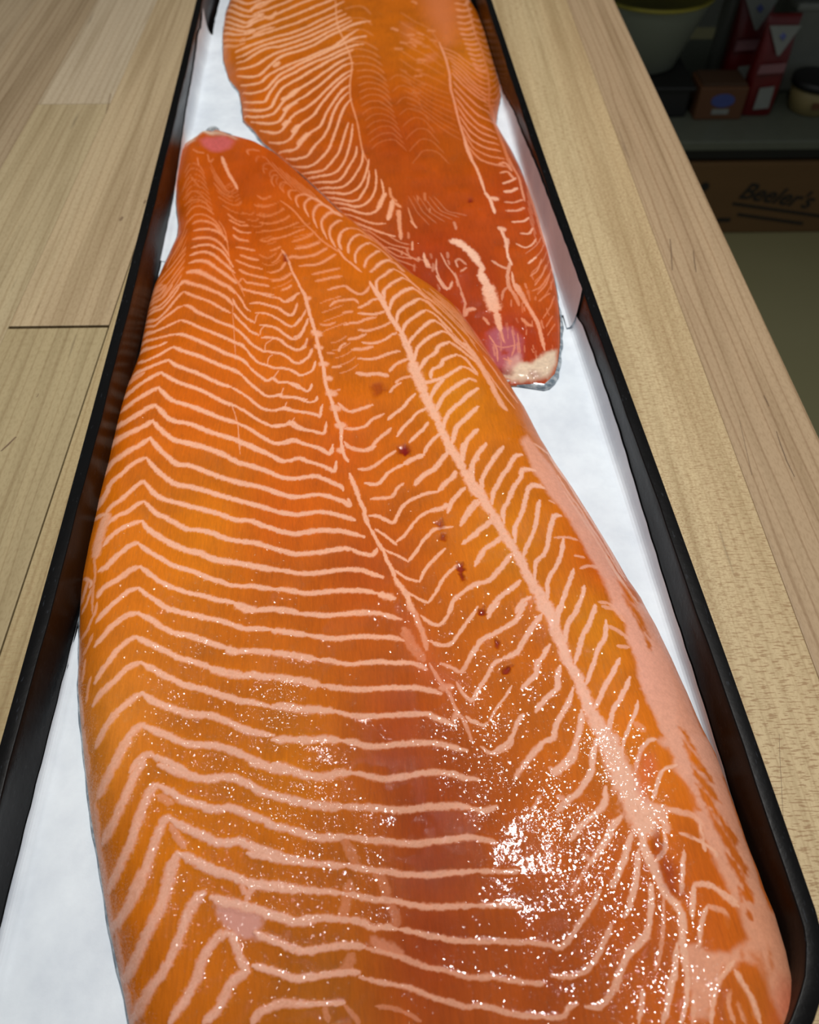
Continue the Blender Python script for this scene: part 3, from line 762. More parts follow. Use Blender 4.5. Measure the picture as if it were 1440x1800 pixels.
0.9 -999 1093 336 -975 1142 319 -959 1186 306 -937 1226 307 -907 1252 312
1.0 -906 1246 280 -856 1225 279 -814 1207 277 -770 1185 278 -728 1170 286 -683 1167 291 -638 1163 288 -593 1148 279 -556 1131 274 -521 1114 273 -475 1092 273 -435 1080 274
0.9 -919 1083 267 -901 1117 268 -880 1136 264 -851 1139 256
1.0 -850 1134 246 -808 1117 244 -765 1095 243 -729 1079 242
0.7 -1250 1667 246 -1224 1681 213 -1211 1716 178 -1199 1753 154 -1200 1791 142
0.7 -1197 1469 172 -1200 1512 170 -1203 1557 166
0.7 -1157 1379 155 -1160 1431 153 -1154 1470 152
0.6 -1155 1283 233 -1137 1228 218 -1110 1170 206 -1094 1119 207
0.7 -1204 1428 154 -1177 1360 149 -1158 1303 146
0.6 -1218 1587 212 -1201 1612 189 -1189 1653 169
0.9 -1028 1024 502 -1009 1059 464 -989 1100 423 -977 1122 396 -961 1171 378 -941 1222 371
0.9 -985 877 481 -959 907 442 -939 950 402 -921 997 372 -908 1053 355 -892 1096 356 -881 1116 362
0.9 -938 730 534 -913 770 475 -888 817 420 -871 862 386 -859 923 367 -850 978 369 -837 1011 379 -822 1034 384
1.0 -822 1034 292 -780 1013 290 -749 993 289 -708 972 290 -668 961 292 -633 946 296 -600 944 302 -564 947 300 -524 932 292 -486 916 288 -447 901 286 -418 882 285 -381 871 286 -344 861 286
0.9 -880 621 461 -852 664 420 -824 707 381 -810 763 358 -798 822 351 -788 866 357 -776 906 364 -761 923 369
1.0 -760 919 303 -724 899 302 -684 880 301 -640 860 301 -601 840 305 -559 834 311 -523 837 310 -485 823 303 -448 808 299 -410 794 299 -374 779 300 -338 774 301
0.9 -771 589 381 -751 630 369 -736 673 362 -727 722 364 -721 768 367 -714 810 368
1.0 -714 810 293 -671 791 291 -631 768 289 -589 750 290 -547 740 290 -506 725 287 -469 707 287 -437 702 290 -393 696 289 -331 682 287
0.9 -665 584 325 -654 622 328 -638 661 332 -616 689 335
1.0 -588 675 303 -551 662 303 -515 653 303 -475 643 302 -440 634 300 -399 617 299 -356 607 298 -326 598 298
1.0 -825 1103 305 -783 1086 305 -737 1069 305 -691 1053 311 -647 1046 320 -605 1051 320 -566 1047 311 -531 1031 302 -496 1015 298 -465 994 297 -427 983 298 -388 968 298 -350 954 298
1.0 -514 1099 315 -474 1087 316 -425 1070 317 -357 1057 319
0.5 -806 995 287 -759 970 283
0.6 -752 900 251 -717 854 249 -694 827 247
0.8 -477 663 240 -475 683 243 -459 699 244
0.6 -1045 1004 240 -1021 934 246 -1006 868 250 -976 799 246 -954 735 252 -933 672 277 -914 616 308
0.9 -944 624 339 -907 624 405 -871 645 437 -845 682 423 -828 731 398 -810 763 378 -800 805 367
0.9 -858 480 457 -830 487 456 -801 523 441 -778 571 414 -757 615 391 -742 657 379 -734 710 377 -729 760 380 -722 802 384
0.9 -804 370 515 -766 407 425 -740 442 366 -712 471 347 -689 513 338 -674 557 337 -660 607 342 -649 650 347 -628 681 341 -611 684 327
0.9 -665 354 329 -640 390 323 -617 428 323 -602 463 326 -594 499 328 -574 539 326 -552 564 315 -519 571 303
0.9 -566 350 299 -536 373 307 -516 410 314 -503 438 312 -481 459 302 -453 468 293
0.9 -453 468 259 -476 495 265 -493 529 272 -504 551 275 -514 571 275
1.0 -442 572 236 -407 555 235 -372 543 233 -333 527 233 -295 518 234 -254 520 236
1.0 -442 486 227 -400 474 226 -358 462 225 -324 450 226 -287 449 228 -251 451 229
1.0 -492 801 219 -446 791 218 -405 780 218 -351 770 218 -266 758 218
1.0 -690 796 283 -651 782 281 -603 759 280 -557 744 279 -515 726 279 -474 712 280 -429 706 281 -385 700 280 -341 690 280 -262 683 280
1.0 -417 625 244 -382 612 243 -343 599 245 -300 597 249 -258 604 252
0.9 -429 345 254 -415 365 246 -388 378 235 -352 388 226 -312 386 221 -247 384 220
0.8 -500 709 214 -483 680 213
0.6 -892 606 212 -866 532 213 -843 476 215 -820 420 242 -811 372 291
0.9 -628 3826 198 -598 3839 192 -576 3864 178
0.9 -596 3718 202 -553 3768 207 -524 3793 214
0.9 -578 3587 191 -543 3623 168 -533 3700 150
0.9 -534 3495 168 -507 3544 160 -482 3632 155
0.9 -527 3398 190 -499 3420 170 -474 3493 151 -466 3555 142
0.9 -490 3289 160 -464 3335 149 -459 3381 139
0.9 -483 3185 211 -443 3229 194 -428 3296 178
1.0 -442 3095 162 -415 3127 148 -405 3192 137
1.0 -536 3036 170 -485 3012 164 -441 2968 161 -421 2976 150 -413 3018 134
1.0 -493 2929 155 -457 2906 159 -415 2883 163 -388 2893 154 -383 2922 136
1.0 -588 2839 192 -535 2845 189 -486 2827 186 -431 2810 185 -376 2791 175 -362 2780 156 -358 2830 144 -353 2859 142
1.0 -579 2735 207 -539 2733 209 -500 2740 202 -458 2709 195 -404 2691 197 -343 2664 192 -332 2692 166 -330 2740 148
1.0 -569 2622 224 -516 2614 223 -472 2625 217 -425 2600 207 -371 2578 199 -331 2549 195 -299 2533 187 -294 2588 169
1.0 -536 3862 221 -499 3778 213 -478 3683 205 -452 3567 200 -427 3464 198 -407 3366 194 -387 3260 191 -368 3169 188 -357 3101 185 -346 3014 184 -321 2919 181 -297 2827 179 -281 2757 177 -259 2688 174 -257 2631 171 -247 2530 169
0.9 -433 3441 460 -394 3402 465
0.9 -298 2836 439 -277 2825 439
0.9 -279 2708 458 -246 2706 458
0.9 -330 2951 427 -301 2928 425
0.9 -348 3057 423 -327 3056 422
0.9 -480 3724 357 -473 3736 357
0.9 -375 3169 435 -353 3167 447
0.9 -412 3320 341 -381 3294 339
0.7 -399 3500 153 -361 3485 159 -317 3508 155
0.6 -350 3258 145 -314 3256 145
0.8 -317 3143 199 -275 3151 199
0.7 -309 2949 127 -275 2968 138
0.9 -278 2865 170 -250 2824 186 -216 2802 208 -169 2819 216 -116 2847 213
0.9 -239 2686 210 -193 2684 201 -147 2701 191 -115 2747 192 -62 2784 198
0.9 -243 2603 194 -216 2565 212 -164 2544 227 -120 2560 220 -88 2613 209 -49 2658 208 -29 2685 208
0.8 -367 3798 231 -321 3823 235 -274 3835 224 -250 3806 210 -202 3763 209 -163 3782 192 -140 3843 167
0.8 -353 3650 197 -316 3695 216 -262 3705 227 -224 3710 209 -200 3676 178
0.7 -282 3588 224 -229 3605 224
0.9 -199 3629 200 -154 3667 200 -123 3705 211 -85 3717 225
0.9 -198 3584 226 -137 3575 224 -92 3585 217 -54 3610 210
0.8 -271 3481 205 -234 3498 213 -196 3502 215 -152 3531 214 -107 3548 216
0.8 -195 3440 215 -151 3431 212 -106 3447 199 -62 3470 189 -24 3506 186
0.8 -245 3364 260 -201 3373 254 -158 3401 248
0.8 -293 3267 145 -280 3312 158 -259 3334 174
0.9 -171 3330 209 -120 3321 206 -69 3337 194 -25 3383 184 5 3405 181
0.8 -221 3279 254 -177 3277 250 -120 3291 252
0.9 -190 3204 190 -133 3195 191 -83 3209 193 -33 3240 196 18 3256 200
0.9 -34 3095 183 -12 3138 197 24 3170 217 60 3191 228
0.9 -195 3092 282 -146 3078 285 -90 3081 283 -41 3062 278
0.8 -6 3006 163 22 3038 174 71 3056 184
1.0 -42 2743 194 -15 2782 199 25 2819 196 53 2868 192 88 2918 195
0.9 -34 2935 143 -13 2976 153 21 3006 163
1.0 -3 2627 162 30 2691 166 64 2738 172 98 2786 185 139 2814 196
1.0 54 2587 200 88 2632 201 122 2677 199 143 2715 196
1.0 116 2511 180 144 2573 191 178 2618 208 205 2636 221
1.0 -133 3856 241 -101 3786 251 -69 3716 258 -46 3622 268 -24 3543 287 6 3467 306 27 3405 316
1.0 27 3405 352 48 3331 370 68 3247 392 81 3167 409
1.0 81 3167 574 93 3089 573 112 3012 568 130 2926 562
1.0 130 2926 502 148 2853 501 172 2782 498 189 2722 493
1.0 189 2722 390 205 2645 388 222 2588 382 237 2506 374
1.0 -69 3769 200 -54 3811 217 -22 3850 236
1.0 -39 3608 182 -31 3634 184 -15 3700 197 16 3752 225 56 3799 262 96 3811 293
0.7 96 3811 157 134 3778 151 171 3710 146
1.0 6 3504 165 6 3529 171 14 3594 190 46 3644 220 93 3689 245 132 3714 258
0.7 132 3714 164 177 3684 158 213 3618 150 249 3558 149
1.0 27 3380 187 35 3416 192 50 3477 207 81 3526 232 120 3569 256 163 3606 268
0.8 163 3606 141 211 3563 143 253 3488 144 294 3418 146
1.0 62 3294 186 70 3330 197 100 3388 211 139 3448 229 178 3497 254 205 3509 274
0.8 205 3509 141 244 3467 140 278 3401 145 319 3345 155 360 3292 164
1.0 88 3167 192 96 3212 198 112 3281 215 150 3337 241 188 3379 264 242 3415 277
0.8 242 3415 177 278 3394 173 311 3329 172 351 3275 177 384 3223 181
1.0 114 3099 215 130 3142 227 152 3187 243 197 3230 251 221 3287 267 274 3322 294
0.8 274 3322 168 315 3278 170 355 3225 176 408 3154 184
1.0 168 3030 192 177 3096 211 221 3127 230 237 3171 247 304 3215 265
0.8 304 3215 172 345 3184 161 376 3118 150 400 3065 147
1.0 132 2990 254 146 3000 262 202 3018 261 252 3048 250 296 3090 242 326 3117 241
0.8 326 3117 167 367 3092 169 399 3052 165
1.0 148 2853 222 163 2893 227 193 2965 238 230 3018 248
1.0 171 2773 209 186 2801 209 216 2881 218 253 2931 236 304 2982 251 355 3023 258
0.8 355 3023 184 389 3004 194
1.0 205 2645 219 213 2682 223 230 2749 236 266 2808 253 310 2857 265 339 2896 273 391 2949 278
1.0 239 2551 231 255 2606 235 272 2671 248 307 2717 262 344 2765 269 381 2813 271
1.0 294 2503 227 311 2575 238 340 2620 253 369 2657 264
0.5 157 3767 103 245 3629 109 329 3495 124 411 3359 141
0.5 181 3791 117 262 3673 127 348 3544 142 429 3382 155
0.5 202 3721 114 282 3604 119 358 3471 118 420 3289 111
0.8 348 3329 253 374 3286 240 404 3191 226
1.0 -372 2582 197 -338 2558 204 -305 2529 206 -297 2569 184
1.0 -560 2522 220 -520 2497 234 -482 2499 246 -438 2510 240 -405 2490 226 -359 2470 220 -314 2445 221 -281 2423 212 -274 2479 191
1.0 -551 2412 237 -505 2393 246 -455 2385 255 -411 2391 256 -362 2397 246 -330 2382 232 -285 2354 221 -247 2327 208 -237 2306 195
1.0 -542 2307 251 -504 2296 255 -453 2277 261 -404 2278 263 -356 2288 260 -306 2277 252 -269 2259 242 -232 2240 237 -207 2219 227 -214 2256 206
1.0 -533 2202 248 -483 2191 245 -434 2176 246 -386 2181 249 -338 2186 248 -290 2180 243 -253 2166 240 -217 2152 238 -184 2135 234
1.0 -524 2101 248 -475 2087 252 -427 2076 260 -380 2081 265 -333 2086 266 -286 2087 262 -239 2081 254 -197 2067 248 -144 2046 245
1.0 -516 2004 244 -468 1990 242 -420 1974 248 -368 1974 252 -316 1978 252 -270 1987 254 -224 1991 254 -189 1983 251
1.0 -189 1983 187 -154 1963 191 -108 1950 191 -91 1981 181
1.0 -507 1904 238 -460 1894 234 -414 1881 235 -362 1874 240 -306 1878 242 -249 1886 242 -193 1886 238 -147 1877 232 -107 1858 227 -68 1839 226
1.0 -498 1807 248 -453 1800 245 -407 1788 243 -357 1778 245 -301 1779 247 -246 1783 248 -190 1783 245 -140 1778 241 -85 1761 239
1.0 -85 1761 325 -24 1738 323
1.0 -490 1713 252 -440 1707 246 -401 1692 240
1.0 -256 2594 178 -241 2521 179 -220 2476 181
1.0 -212 2406 201 -198 2354 201 -178 2294 199 -165 2244 197 -146 2195 194 -140 2148 192 -121 2094 192
1.0 -121 2094 168 -103 2055 166 -85 2010 165 -62 1965 163 -51 1922 161 -28 1871 159 -18 1829 157
1.0 -18 1829 242 4 1787 239 26 1752 234 36 1713 230 51 1673 230
0.9 -264 2549 340 -248 2539 339
0.9 -216 2565 216 -177 2549 224 -139 2543 226 -100 2567 221
0.9 -175 2430 196 -137 2427 196 -100 2447 190 -62 2485 184 -11 2536 183
1.0 -142 2342 206 -99 2331 204 -74 2347 191 -50 2388 190 -18 2417 200 26 2445 206
1.0 26 2445 255 65 2478 263 116 2503 270
0.9 -117 2250 189 -68 2252 182 -26 2262 173 -7 2302 167 24 2333 169
1.0 -122 2159 191 -86 2153 187 -50 2129 184 -21 2119 179 -2 2165 173 28 2219 178 71 2249 191 121 2271 202 170 2277 208
1.0 170 2277 251 209 2333 253 242 2366 246 250 2400 236
1.0 73 2322 257 106 2372 265 157 2413 267 190 2463 262 224 2515 260
1.0 -98 2085 138 -62 2053 137 -33 2022 136 -10 1999 135
1.0 -10 2013 167 25 2049 167 56 2100 168 92 2145 173 135 2173 178
1.0 -57 1972 124 -22 1952 123 6 1933 122 34 1910 120
1.0 34 1910 158 64 1952 156 94 2008 159 124 2044 171 155 2072 184 219 2077 188
1.0 -17 1871 115 11 1842 119 38 1823 123 77 1811 123
1.0 77 1811 148 101 1865 151 137 1913 157 185 1967 158
1.0 20 1766 130 53 1745 129 80 1724 129 107 1709 130
1.0 107 1709 148 142 1761 149 172 1820 151 208 1860 155 237 1887 160
1.0 129 2166 241 190 2186 236 202 2201 225
1.0 206 2154 199 227 2217 206 260 2264 215 286 2296 221
1.0 255 2083 225 282 2143 230 309 2189 238 336 2220 245
1.0 255 1986 201 291 2014 201 322 2035 200
1.0 181 1661 168 205 1712 173 234 1743 180 275 1775 187 303 1780 193
1.0 227 2570 415 261 2486 408 287 2406 401
1.0 285 2459 260 298 2566 265
1.0 287 2406 454 313 2319 450 338 2244 447
1.0 315 2353 229 327 2431 236 356 2482 245
1.0 -490 1713 279 -445 1704 280 -395 1692 277
1.0 -395 1686 234 -340 1679 232 -290 1670 234 -242 1671 236 -187 1675 235 -133 1676 234 -79 1670 230 -36 1655 226 2 1643 226
1.0 -482 1614 288 -427 1605 284 -356 1589 281
1.0 -356 1589 220 -308 1577 223 -264 1568 225 -222 1566 227 -179 1570 228 -132 1571 226 -78 1566 223 -26 1561 222 11 1547 218
1.0 -473 1515 292 -420 1507 288 -366 1495 286 -313 1483 285
1.0 -313 1483 212 -261 1475 212 -218 1461 211 -177 1456 211 -130 1460 212 -78 1461 213 -26 1455 214 25 1453 211 66 1439 207 91 1421 204
1.0 -465 1415 309 -412 1407 307 -350 1395 303 -292 1375 299
1.0 -292 1375 233 -241 1365 231 -195 1357 230 -144 1352 232 -93 1352 233 -42 1353 232 8 1351 232 59 1349 233 99 1338 230 138 1323 228
1.0 -455 1305 308 -394 1294 306 -343 1284 308 -287 1278 309 -237 1271 308
1.0 -237 1271 218 -192 1258 220 -142 1247 222 -92 1245 222 -43 1246 224 6 1249 225 56 1247 224 90 1246 221 119 1231 218 148 1216 217 177 1202 217
1.0 -444 1177 310 -385 1174 308 -326 1169 306 -267 1167 305 -209 1161 307
1.0 -209 1161 237 -169 1155 238 -130 1140 237 -87 1136 237 -29 1138 238 19 1141 237 67 1142 237 115 1138 238 163 1125 238 214 1110 238
1.0 -436 1091 246 -392 1071 247 -338 1056 249
1.0 41 1038 200 111 1038 201 181 1032 203
0.8 30 1700 238 56 1660 231 71 1609 225 86 1558 222 94 1503 219
0.5 12 1599 395 42 1524 395 82 1462 395
0.8 102 1444 137 140 1368 135 168 1321 132 189 1255 132 212 1217 130 228 1169 127 235 1138 125
1.0 78 1652 154 109 1619 156 140 1606 156 163 1623 151 186 1660 146 205 1705 145
1.0 106 1539 171 147 1519 172 184 1523 167 212 1559 159 241 1601 156 271 1644 157 295 1681 158
0.9 144 1442 163 184 1423 163 213 1404 160 241 1443 155 264 1478 153 281 1495 154
0.9 196 1365 150 218 1319 151 246 1291 153 268 1317 150
1.0 231 1216 137 260 1210 141
0.8 139 1345 291 180 1349 292
0.8 177 1218 230 194 1255 232
1.0 -436 1085 336 -397 1074 333 -352 1055 332 -309 1043 336 -261 1036 341 -214 1046 343 -176 1047 343
1.0 -176 1047 244 -138 1041 242 -101 1029 241 -58 1023 243 -16 1026 245 31 1031 245 78 1037 246 120 1037 247 162 1031 246 203 1015 243 245 1009 241
1.0 -427 981 306 -379 967 305 -331 954 305 -284 942 306 -238 936 308 -201 934 308
1.0 -201 934 257 -155 933 257 -109 928 257 -68 924 257 -26 918 257 19 919 256 74 923 257 129 924 258 184 921 257 237 908 256
1.0 -419 886 268 -372 871 267 -325 854 267 -279 841 269 -234 839 271 -189 841 273
1.0 -189 841 246 -144 833 245 -99 825 244 -54 821 244 -10 815 243 35 811 243 79 814 243 137 818 244 191 823 245 231 821 246
1.0 -410 789 235 -365 781 234 -320 771 234 -275 763 234 -230 757 234 -186 751 235
1.0 -186 755 211 -142 745 210 -98 735 209 -54 731 209 -11 721 209 32 718 209 76 716 209 119 717 210 162 719 210 223 721 210
1.0 -402 697 226 -349 691 227 -297 685 226 -244 679 226 -192 673 225
1.0 -192 673 201 -140 663 201 -97 653 201 -55 648 201 -21 642 200 30 631 199 93 623 199 157 623 198 216 623 197
0.5 -189 841 293 -170 797 291 -151 762 288
0.5 -98 735 282 -67 701 283 -55 660 283
1.0 -326 602 219 -283 605 218 -241 605 217 -198 600 216 -156 596 215 -122 587 213 -97 573 212 -63 574 212 -22 567 213
1.0 -22 567 170 20 558 169 61 547 168 94 542 167 135 533 167 176 528 166 225 527 166 274 525 166
1.0 -320 519 209 -279 519 210 -237 525 210 -196 529 209 -155 528 208 -121 523 208
0.9 -113 519 164 -63 507 164 -6 490 165 34 474 164 71 462 163 115 454 161 154 442 161 194 435 160 266 431 159
1.0 -316 450 203 -267 453 203 -218 457 203 -169 461 202 -133 460 200
0.9 -132 447 159 -88 435 159 -39 425 158 1 418 158 33 407 158 80 388 157 127 376 156 165 365 154 205 366 153 259 356 152
1.0 -312 386 155 -263 385 154 -215 385 155 -175 385 155
0.6 -87 374 115 -40 368 115 0 353 116 38 335 116
0.5 -175 379 141 -143 350 143 -134 333 146
0.5 -231 377 151 -218 343 149
0.5 -190 594 336 -178 640 339 -167 704 342
0.5 -55 660 280 -34 619 280 -26 573 279
0.5 -178 463 318 -154 502 322
1.0 400 2562 250 364 2509 242 334 2448 230 322 2370 222 328 2277 219
1.0 475 2542 248 431 2479 242 394 2410 232 364 2343 223 357 2268 218
1.0 555 2500 287 520 2479 256 488 2415 237 459 2373 232 435 2322 226 406 2266 219 394 2193 214
1.0 601 2405 323 549 2399 271 530 2345 233 493 2287 223 468 2222 218 438 2160 213 435 2090 210
1.0 624 2295 343 588 2306 302 560 2286 245 542 2236 216 523 2172 212 505 2118 210 476 2066 208 471 1991 206
1.0 597 2212 199 581 2154 197 566 2085 196 541 2018 194 511 1960 192 495 1917 191
1.0 675 2133 277 650 2128 237 631 2086 210 611 2023 204 597 1964 204 575 1921 205 542 1887 201 527 1805 197
1.0 667 2003 192 651 1935 189 624 1870 187 596 1830 186 574 1782 184 563 1703 182
1.0 686 1848 184 663 1793 182 639 1739 181 615 1688 180 588 1644 179
1.0 715 1766 192 702 1724 190 679 1679 188 662 1641 187
1.0 741 1678 181 732 1639 178
1.0 281 2127 215 315 2181 222 347 2211 230
1.0 273 2000 246 310 2036 247 354 2078 249 393 2115 250
1.0 299 1876 221 325 1925 226 345 1960 236 387 1987 241 419 2023 237
1.0 257 1762 239 298 1787 241 349 1805 235 392 1852 227 425 1899 224 451 1934 223
1.0 331 1654 212 362 1698 216 398 1736 222 433 1761 224 470 1800 223
1.0 438 1650 207 464 1694 215 500 1718 223
1.0 308 2337 491 345 2269 479 364 2203 467 390 2146 465
1.0 390 2146 428 418 2068 424 440 2000 421 464 1948 421
1.0 464 1948 439 486 1890 432 501 1826 426 522 1771 426
1.0 522 1771 536 538 1717 523 545 1645 511
0.8 632 2617 193 688 2599 298
0.8 699 2614 242 732 2485 241 773 2398 238 800 2289 238 837 2198 313 874 2114 369 895 2005 291 922 1899 240
0.8 713 2427 160 747 2314 161 786 2232 163 818 2128 164 854 2042 166 886 1950 177 917 1865 193
0.8 725 2309 136 761 2213 137 799 2106 139 834 2020 141 868 1937 140 891 1827 140 924 1729 141
0.8 717 2589 557 758 2493 573 810 2436 530 841 2342 463
0.9 851 1978 235 875 1888 237 899 1807 244 936 1744 261
0.7 638 2218 116 661 2206 124
0.7 632 2008 129 680 2013 136 728 2007 144
0.7 700 1916 131 742 1915 138
0.7 712 1850 138 751 1871 157 787 1872 180
0.7 758 1693 152 798 1691 163 822 1668 169
1.0 556 1690 518 565 1638 514 575 1587 510
1.0 575 1587 460 583 1537 456 592 1489 448 596 1441 441
1.0 596 1441 418 615 1400 411 629 1359 400 634 1325 392
1.0 634 1325 478 642 1281 476 645 1243 478 659 1210 481
1.0 659 1210 559 668 1173 562 685 1136 561 698 1100 554
1.0 698 1100 698 703 1055 687 705 1011 676
1.0 621 1687 178 597 1637 177 585 1587 175
1.0 680 1686 200 663 1647 199 630 1604 198 613 1561 196 600 1506 194
1.0 741 1678 199 725 1633 197 695 1576 195 666 1528 192 647 1475 190 624 1423 188
1.0 772 1608 188 753 1531 183 722 1490 179 698 1437 177 673 1381 175 652 1342 173
1.0 791 1442 185 769 1406 184 740 1361 183 708 1317 181 685 1274 179 659 1237 178
1.0 813 1366 182 788 1320 180 754 1271 178 727 1234 177 710 1192 176 699 1162 175
1.0 821 1271 141 804 1227 137 775 1180 135 753 1139 134 736 1104 134 720 1020 133
0.9 851 1127 156 820 1117 152 789 1082 149 762 1019 148
1.0 378 1698 192 348 1666 188 329 1629 184
1.0 481 1693 208 455 1655 208 429 1612 212 383 1583 217 339 1556 218 300 1536 211 271 1495 204 236 1444 200
1.0 533 1639 227 501 1596 225 470 1554 223 444 1513 223 420 1478 228 371 1456 235
1.0 371 1456 182 333 1434 178 309 1389 174 280 1345 171 247 1296 170
1.0 548 1509 217 516 1462 215 491 1428 212 481 1387 212 447 1355 213 425 1333 212
1.0 391 1346 106 367 1308 106 333 1265 104 299 1213 102
1.0 572 1418 220 556 1374 218 549 1329 217 510 1297 218 482 1270 216 464 1244 214
1.0 419 1235 163 396 1204 161 377 1163 160 349 1128 162 299 1100 163
1.0 604 1327 213 581 1272 212 550 1230 209 524 1184 208 509 1143 208 474 1129 208 452 1104 206 420 1075 203 382 1028 202
1.0 620 1238 210 606 1180 207 583 1125 203 563 1085 201 530 1051 200 488 1024 201
1.0 651 1132 157 636 1072 154 618 1019 152
1.0 222 1232 121 245 1210 122 278 1198 121 294 1208 117
1.0 263 1121 117 290 1100 116 309 1099 115
0.4 791 1185 277 819 1158 280
0.7 771 1674 183 820 1661 192 844 1612 194
0.7 776 1583 182 816 1561 187 844 1533 192
0.7 792 1496 160 835 1494 166
1.0 689 1131 812 699 1080 803 710 1016 794
1.0 710 1016 943 727 963 926 735 911 908
1.0 735 911 1019 754 870 981 749 834 940
1.0 745 825 296 738 774 302 753 739 307 764 714 307
0.9 750 915 617 777 896 613 809 877 610
0.9 809 877 269 819 841 258 809 815 246
1.0 758 727 130 791 755 133 803 772 140 810 823 146
1.0 764 714 273 765 661 275 783 628 277 806 600 278
0.9 463 1119 223 430 1085 222 392 1042 220 366 1009 218
1.0 582 1120 254 565 1070 251 527 1037 250 492 1014 251
1.0 636 1102 243 619 1024 237 588 981 232 560 949 229 520 923 228 489 892 226
1.0 656 970 234 641 914 228 614 888 223 578 862 221 542 832 219 516 803 218
1.0 687 872 218 650 837 217 625 799 215 592 761 213 561 729 211
1.0 708 818 199 685 771 196 658 721 192 630 681 189
1.0 719 766 182 705 716 178 685 663 173 657 604 170
1.0 736 670 138 719 603 137
1.0 237 906 206 264 905 206 297 917 205
1.0 230 815 201 256 811 200 287 802 202
1.0 223 719 178 266 718 178 309 714 177 348 717 176
1.0 216 623 169 266 621 169
0.9 280 1100 146 313 1097 142 358 1118 138 375 1143 136
0.8 481 1038 168 507 1023 168
0.8 496 942 185 529 923 184
0.8 548 758 174 571 741 173
0.8 408 899 125 441 945 127
1.0 216 623 184 258 621 185 300 620 186 341 616 186
1.0 209 527 165 270 525 165 331 520 164 380 517 164 420 510 164 443 504 162 470 523 163 500 556 166 534 593 168 560 623 171 582 654 172
1.0 202 437 165 242 436 166 281 427 167 321 421 166 360 416 165 388 417 163
1.0 410 434 166 441 430 165 473 432 163 503 442 164 535 466 168 556 495 173 577 524 176 599 560 178
1.0 197 364 161 236 360 161 274 348 161 312 341 159 370 336 156 424 334 155 446 354 157 471 363 157
1.0 493 356 158 532 355 158 559 378 162 580 405 167 601 436 168 628 471 167 661 499 168 696 527 176 714 580 185 736 661 191
1.0 658 608 173 684 655 177 703 707 181 718 757 184
0.7 767 633 106 747 556 104 723 483 100 702 440 97
1.0 776 503 182 759 446 176 732 397 172 714 350 169 694 313 166
1.0 656 392 156 644 352 154 629 315 153
1.0 683 758 199 658 717 197 635 685 194 617 661 193
0.8 492 641 123 518 676 124 550 716 125 572 745 126
1.0 904 1039 135 850 1017 133 821 969 132 796 918 131
0.9 858 762 130 838 699 127 819 639 125
0.8 821 890 187 861 885 193 882 876 200
0.8 882 876 193 910 873 209 941 844 225
0.9 931 843 178 927 798 176 927 763 176
0.9 857 814 126 900 801 134 956 766 145 961 749 150
0.9 862 658 154 881 664 166 923 654 182 954 636 196 986 617 204
1.0 730 757 279 752 718 276 764 673 272 780 632 269 802 600 263 805 562 250 795 517 242 791 481 240 787 427 239
1.0 741 665 172 722 595 167 699 542 159 659 506 154 630 485 154 602 439 158 586 394 159
1.0 712 732 166 690 663 161 662 608 155 640 578 152
0.7 759 594 99 739 519 98 712 450 96
1.0 862 658 162 846 611 162 836 569 162
0.9 867 662 184 899 664 198 931 651 219 959 624 231 986 605 235
1.0 885 598 153 857 553 154 839 498 156
0.7 885 600 166 914 594 176 938 583 187 936 545 186
1.0 848 741 147 836 691 144 821 647 142
1.0 772 488 165 757 435 160 734 390 156 712 343 154
0.9 927 456 155 878 414 156 846 367 160 824 310 162
0.9 924 432 205 937 400 208 953 366 212 962 310 214
0.7 899 386 131 883 356 137 886 309 142
0.7 911 356 151 919 309 153
1.0 787 427 152 774 375 147 744 312 143
0.8 794 375 152 774 311 146
1.0 -110 4041 175 -70 4098 209 -33 4126 262
0.7 -33 4126 291 12 4099 264 51 4001 222
1.0 -101 3786 158 -101 3896 175 -61 3952 214 -5 4025 250
0.7 -5 4025 166 51 3955 149 97 3865 130
1.0 -58 3715 156 -58 3796 175 -22 3865 210 42 3920 238
0.7 42 3920 146 89 3879 140 142 3793 133
1.0 -31 3648 189 -7 3727 212 40 3778 245 96 3819 267
0.7 96 3819 124 149 3751 131 201 3689 138
1.0 6 3504 171 14 3580 190 53 3644 221 132 3714 239
0.7 132 3714 126 177 3669 125 227 3580 123
0.7 167 3606 112 218 3550 110 266 3451 109
1.0 -141 3884 224 -108 3786 223 -77 3703 221 -46 3609 219
0.4 97 3865 103 201 3689 111 288 3575 128 374 3471 167 457 3354 245 545 3265 254 615 3079 143
0.4 151 3813 125 240 3691 134 335 3582 171 421 3465 251 509 3367 262 582 3187 147 637 3016 71
0.6 220 3606 127 297 3477 130 363 3337 127 411 3195 122 459 3077 122 518 2947 130 566 2861 141
0.8 362 3322 369 398 3215 358 432 3101 343 465 2991 330 495 2864 336 518 2819 362
0.6 266 3451 94 333 3336 93 390 3198 90 436 3065 88 481 2938 85
0.6 447 3252 157 490 3156 160 530 3052 170 591 2938 182
1.0 -320 4246 135 -333 4357 147 -310 4437 182 -269 4481 220
1.0 -268 4183 135 -271 4275 146 -248 4355 177 -207 4406 212
1.0 -224 4075 132 -227 4180 146 -195 4257 183 -146 4315 226
1.0 -175 4028 139 -160 4116 155 -119 4183 183 -87 4236 210
1.0 -142 3983 167 -94 4054 186 -29 4142 216
0.8 -328 4230 150 -292 4137 153 -249 4076 157 -190 3986 158
0.6 -269 4481 232 -209 4481 283 -140 4410 330
0.6 -207 4406 277 -122 4375 301 -47 4378 297 29 4244 417
0.6 -146 4315 206 -79 4261 220 -13 4150 221
0.32 -1387 5226 135 -1362 5316 141 -1296 5275 115 -1244 5166 90
0.32 -1374 5151 135 -1347 5240 138 -1281 5204 110 -1227 5099 86
0.32 -1362 5080 124 -1333 5166 125 -1266 5132 106 -1209 5030 86
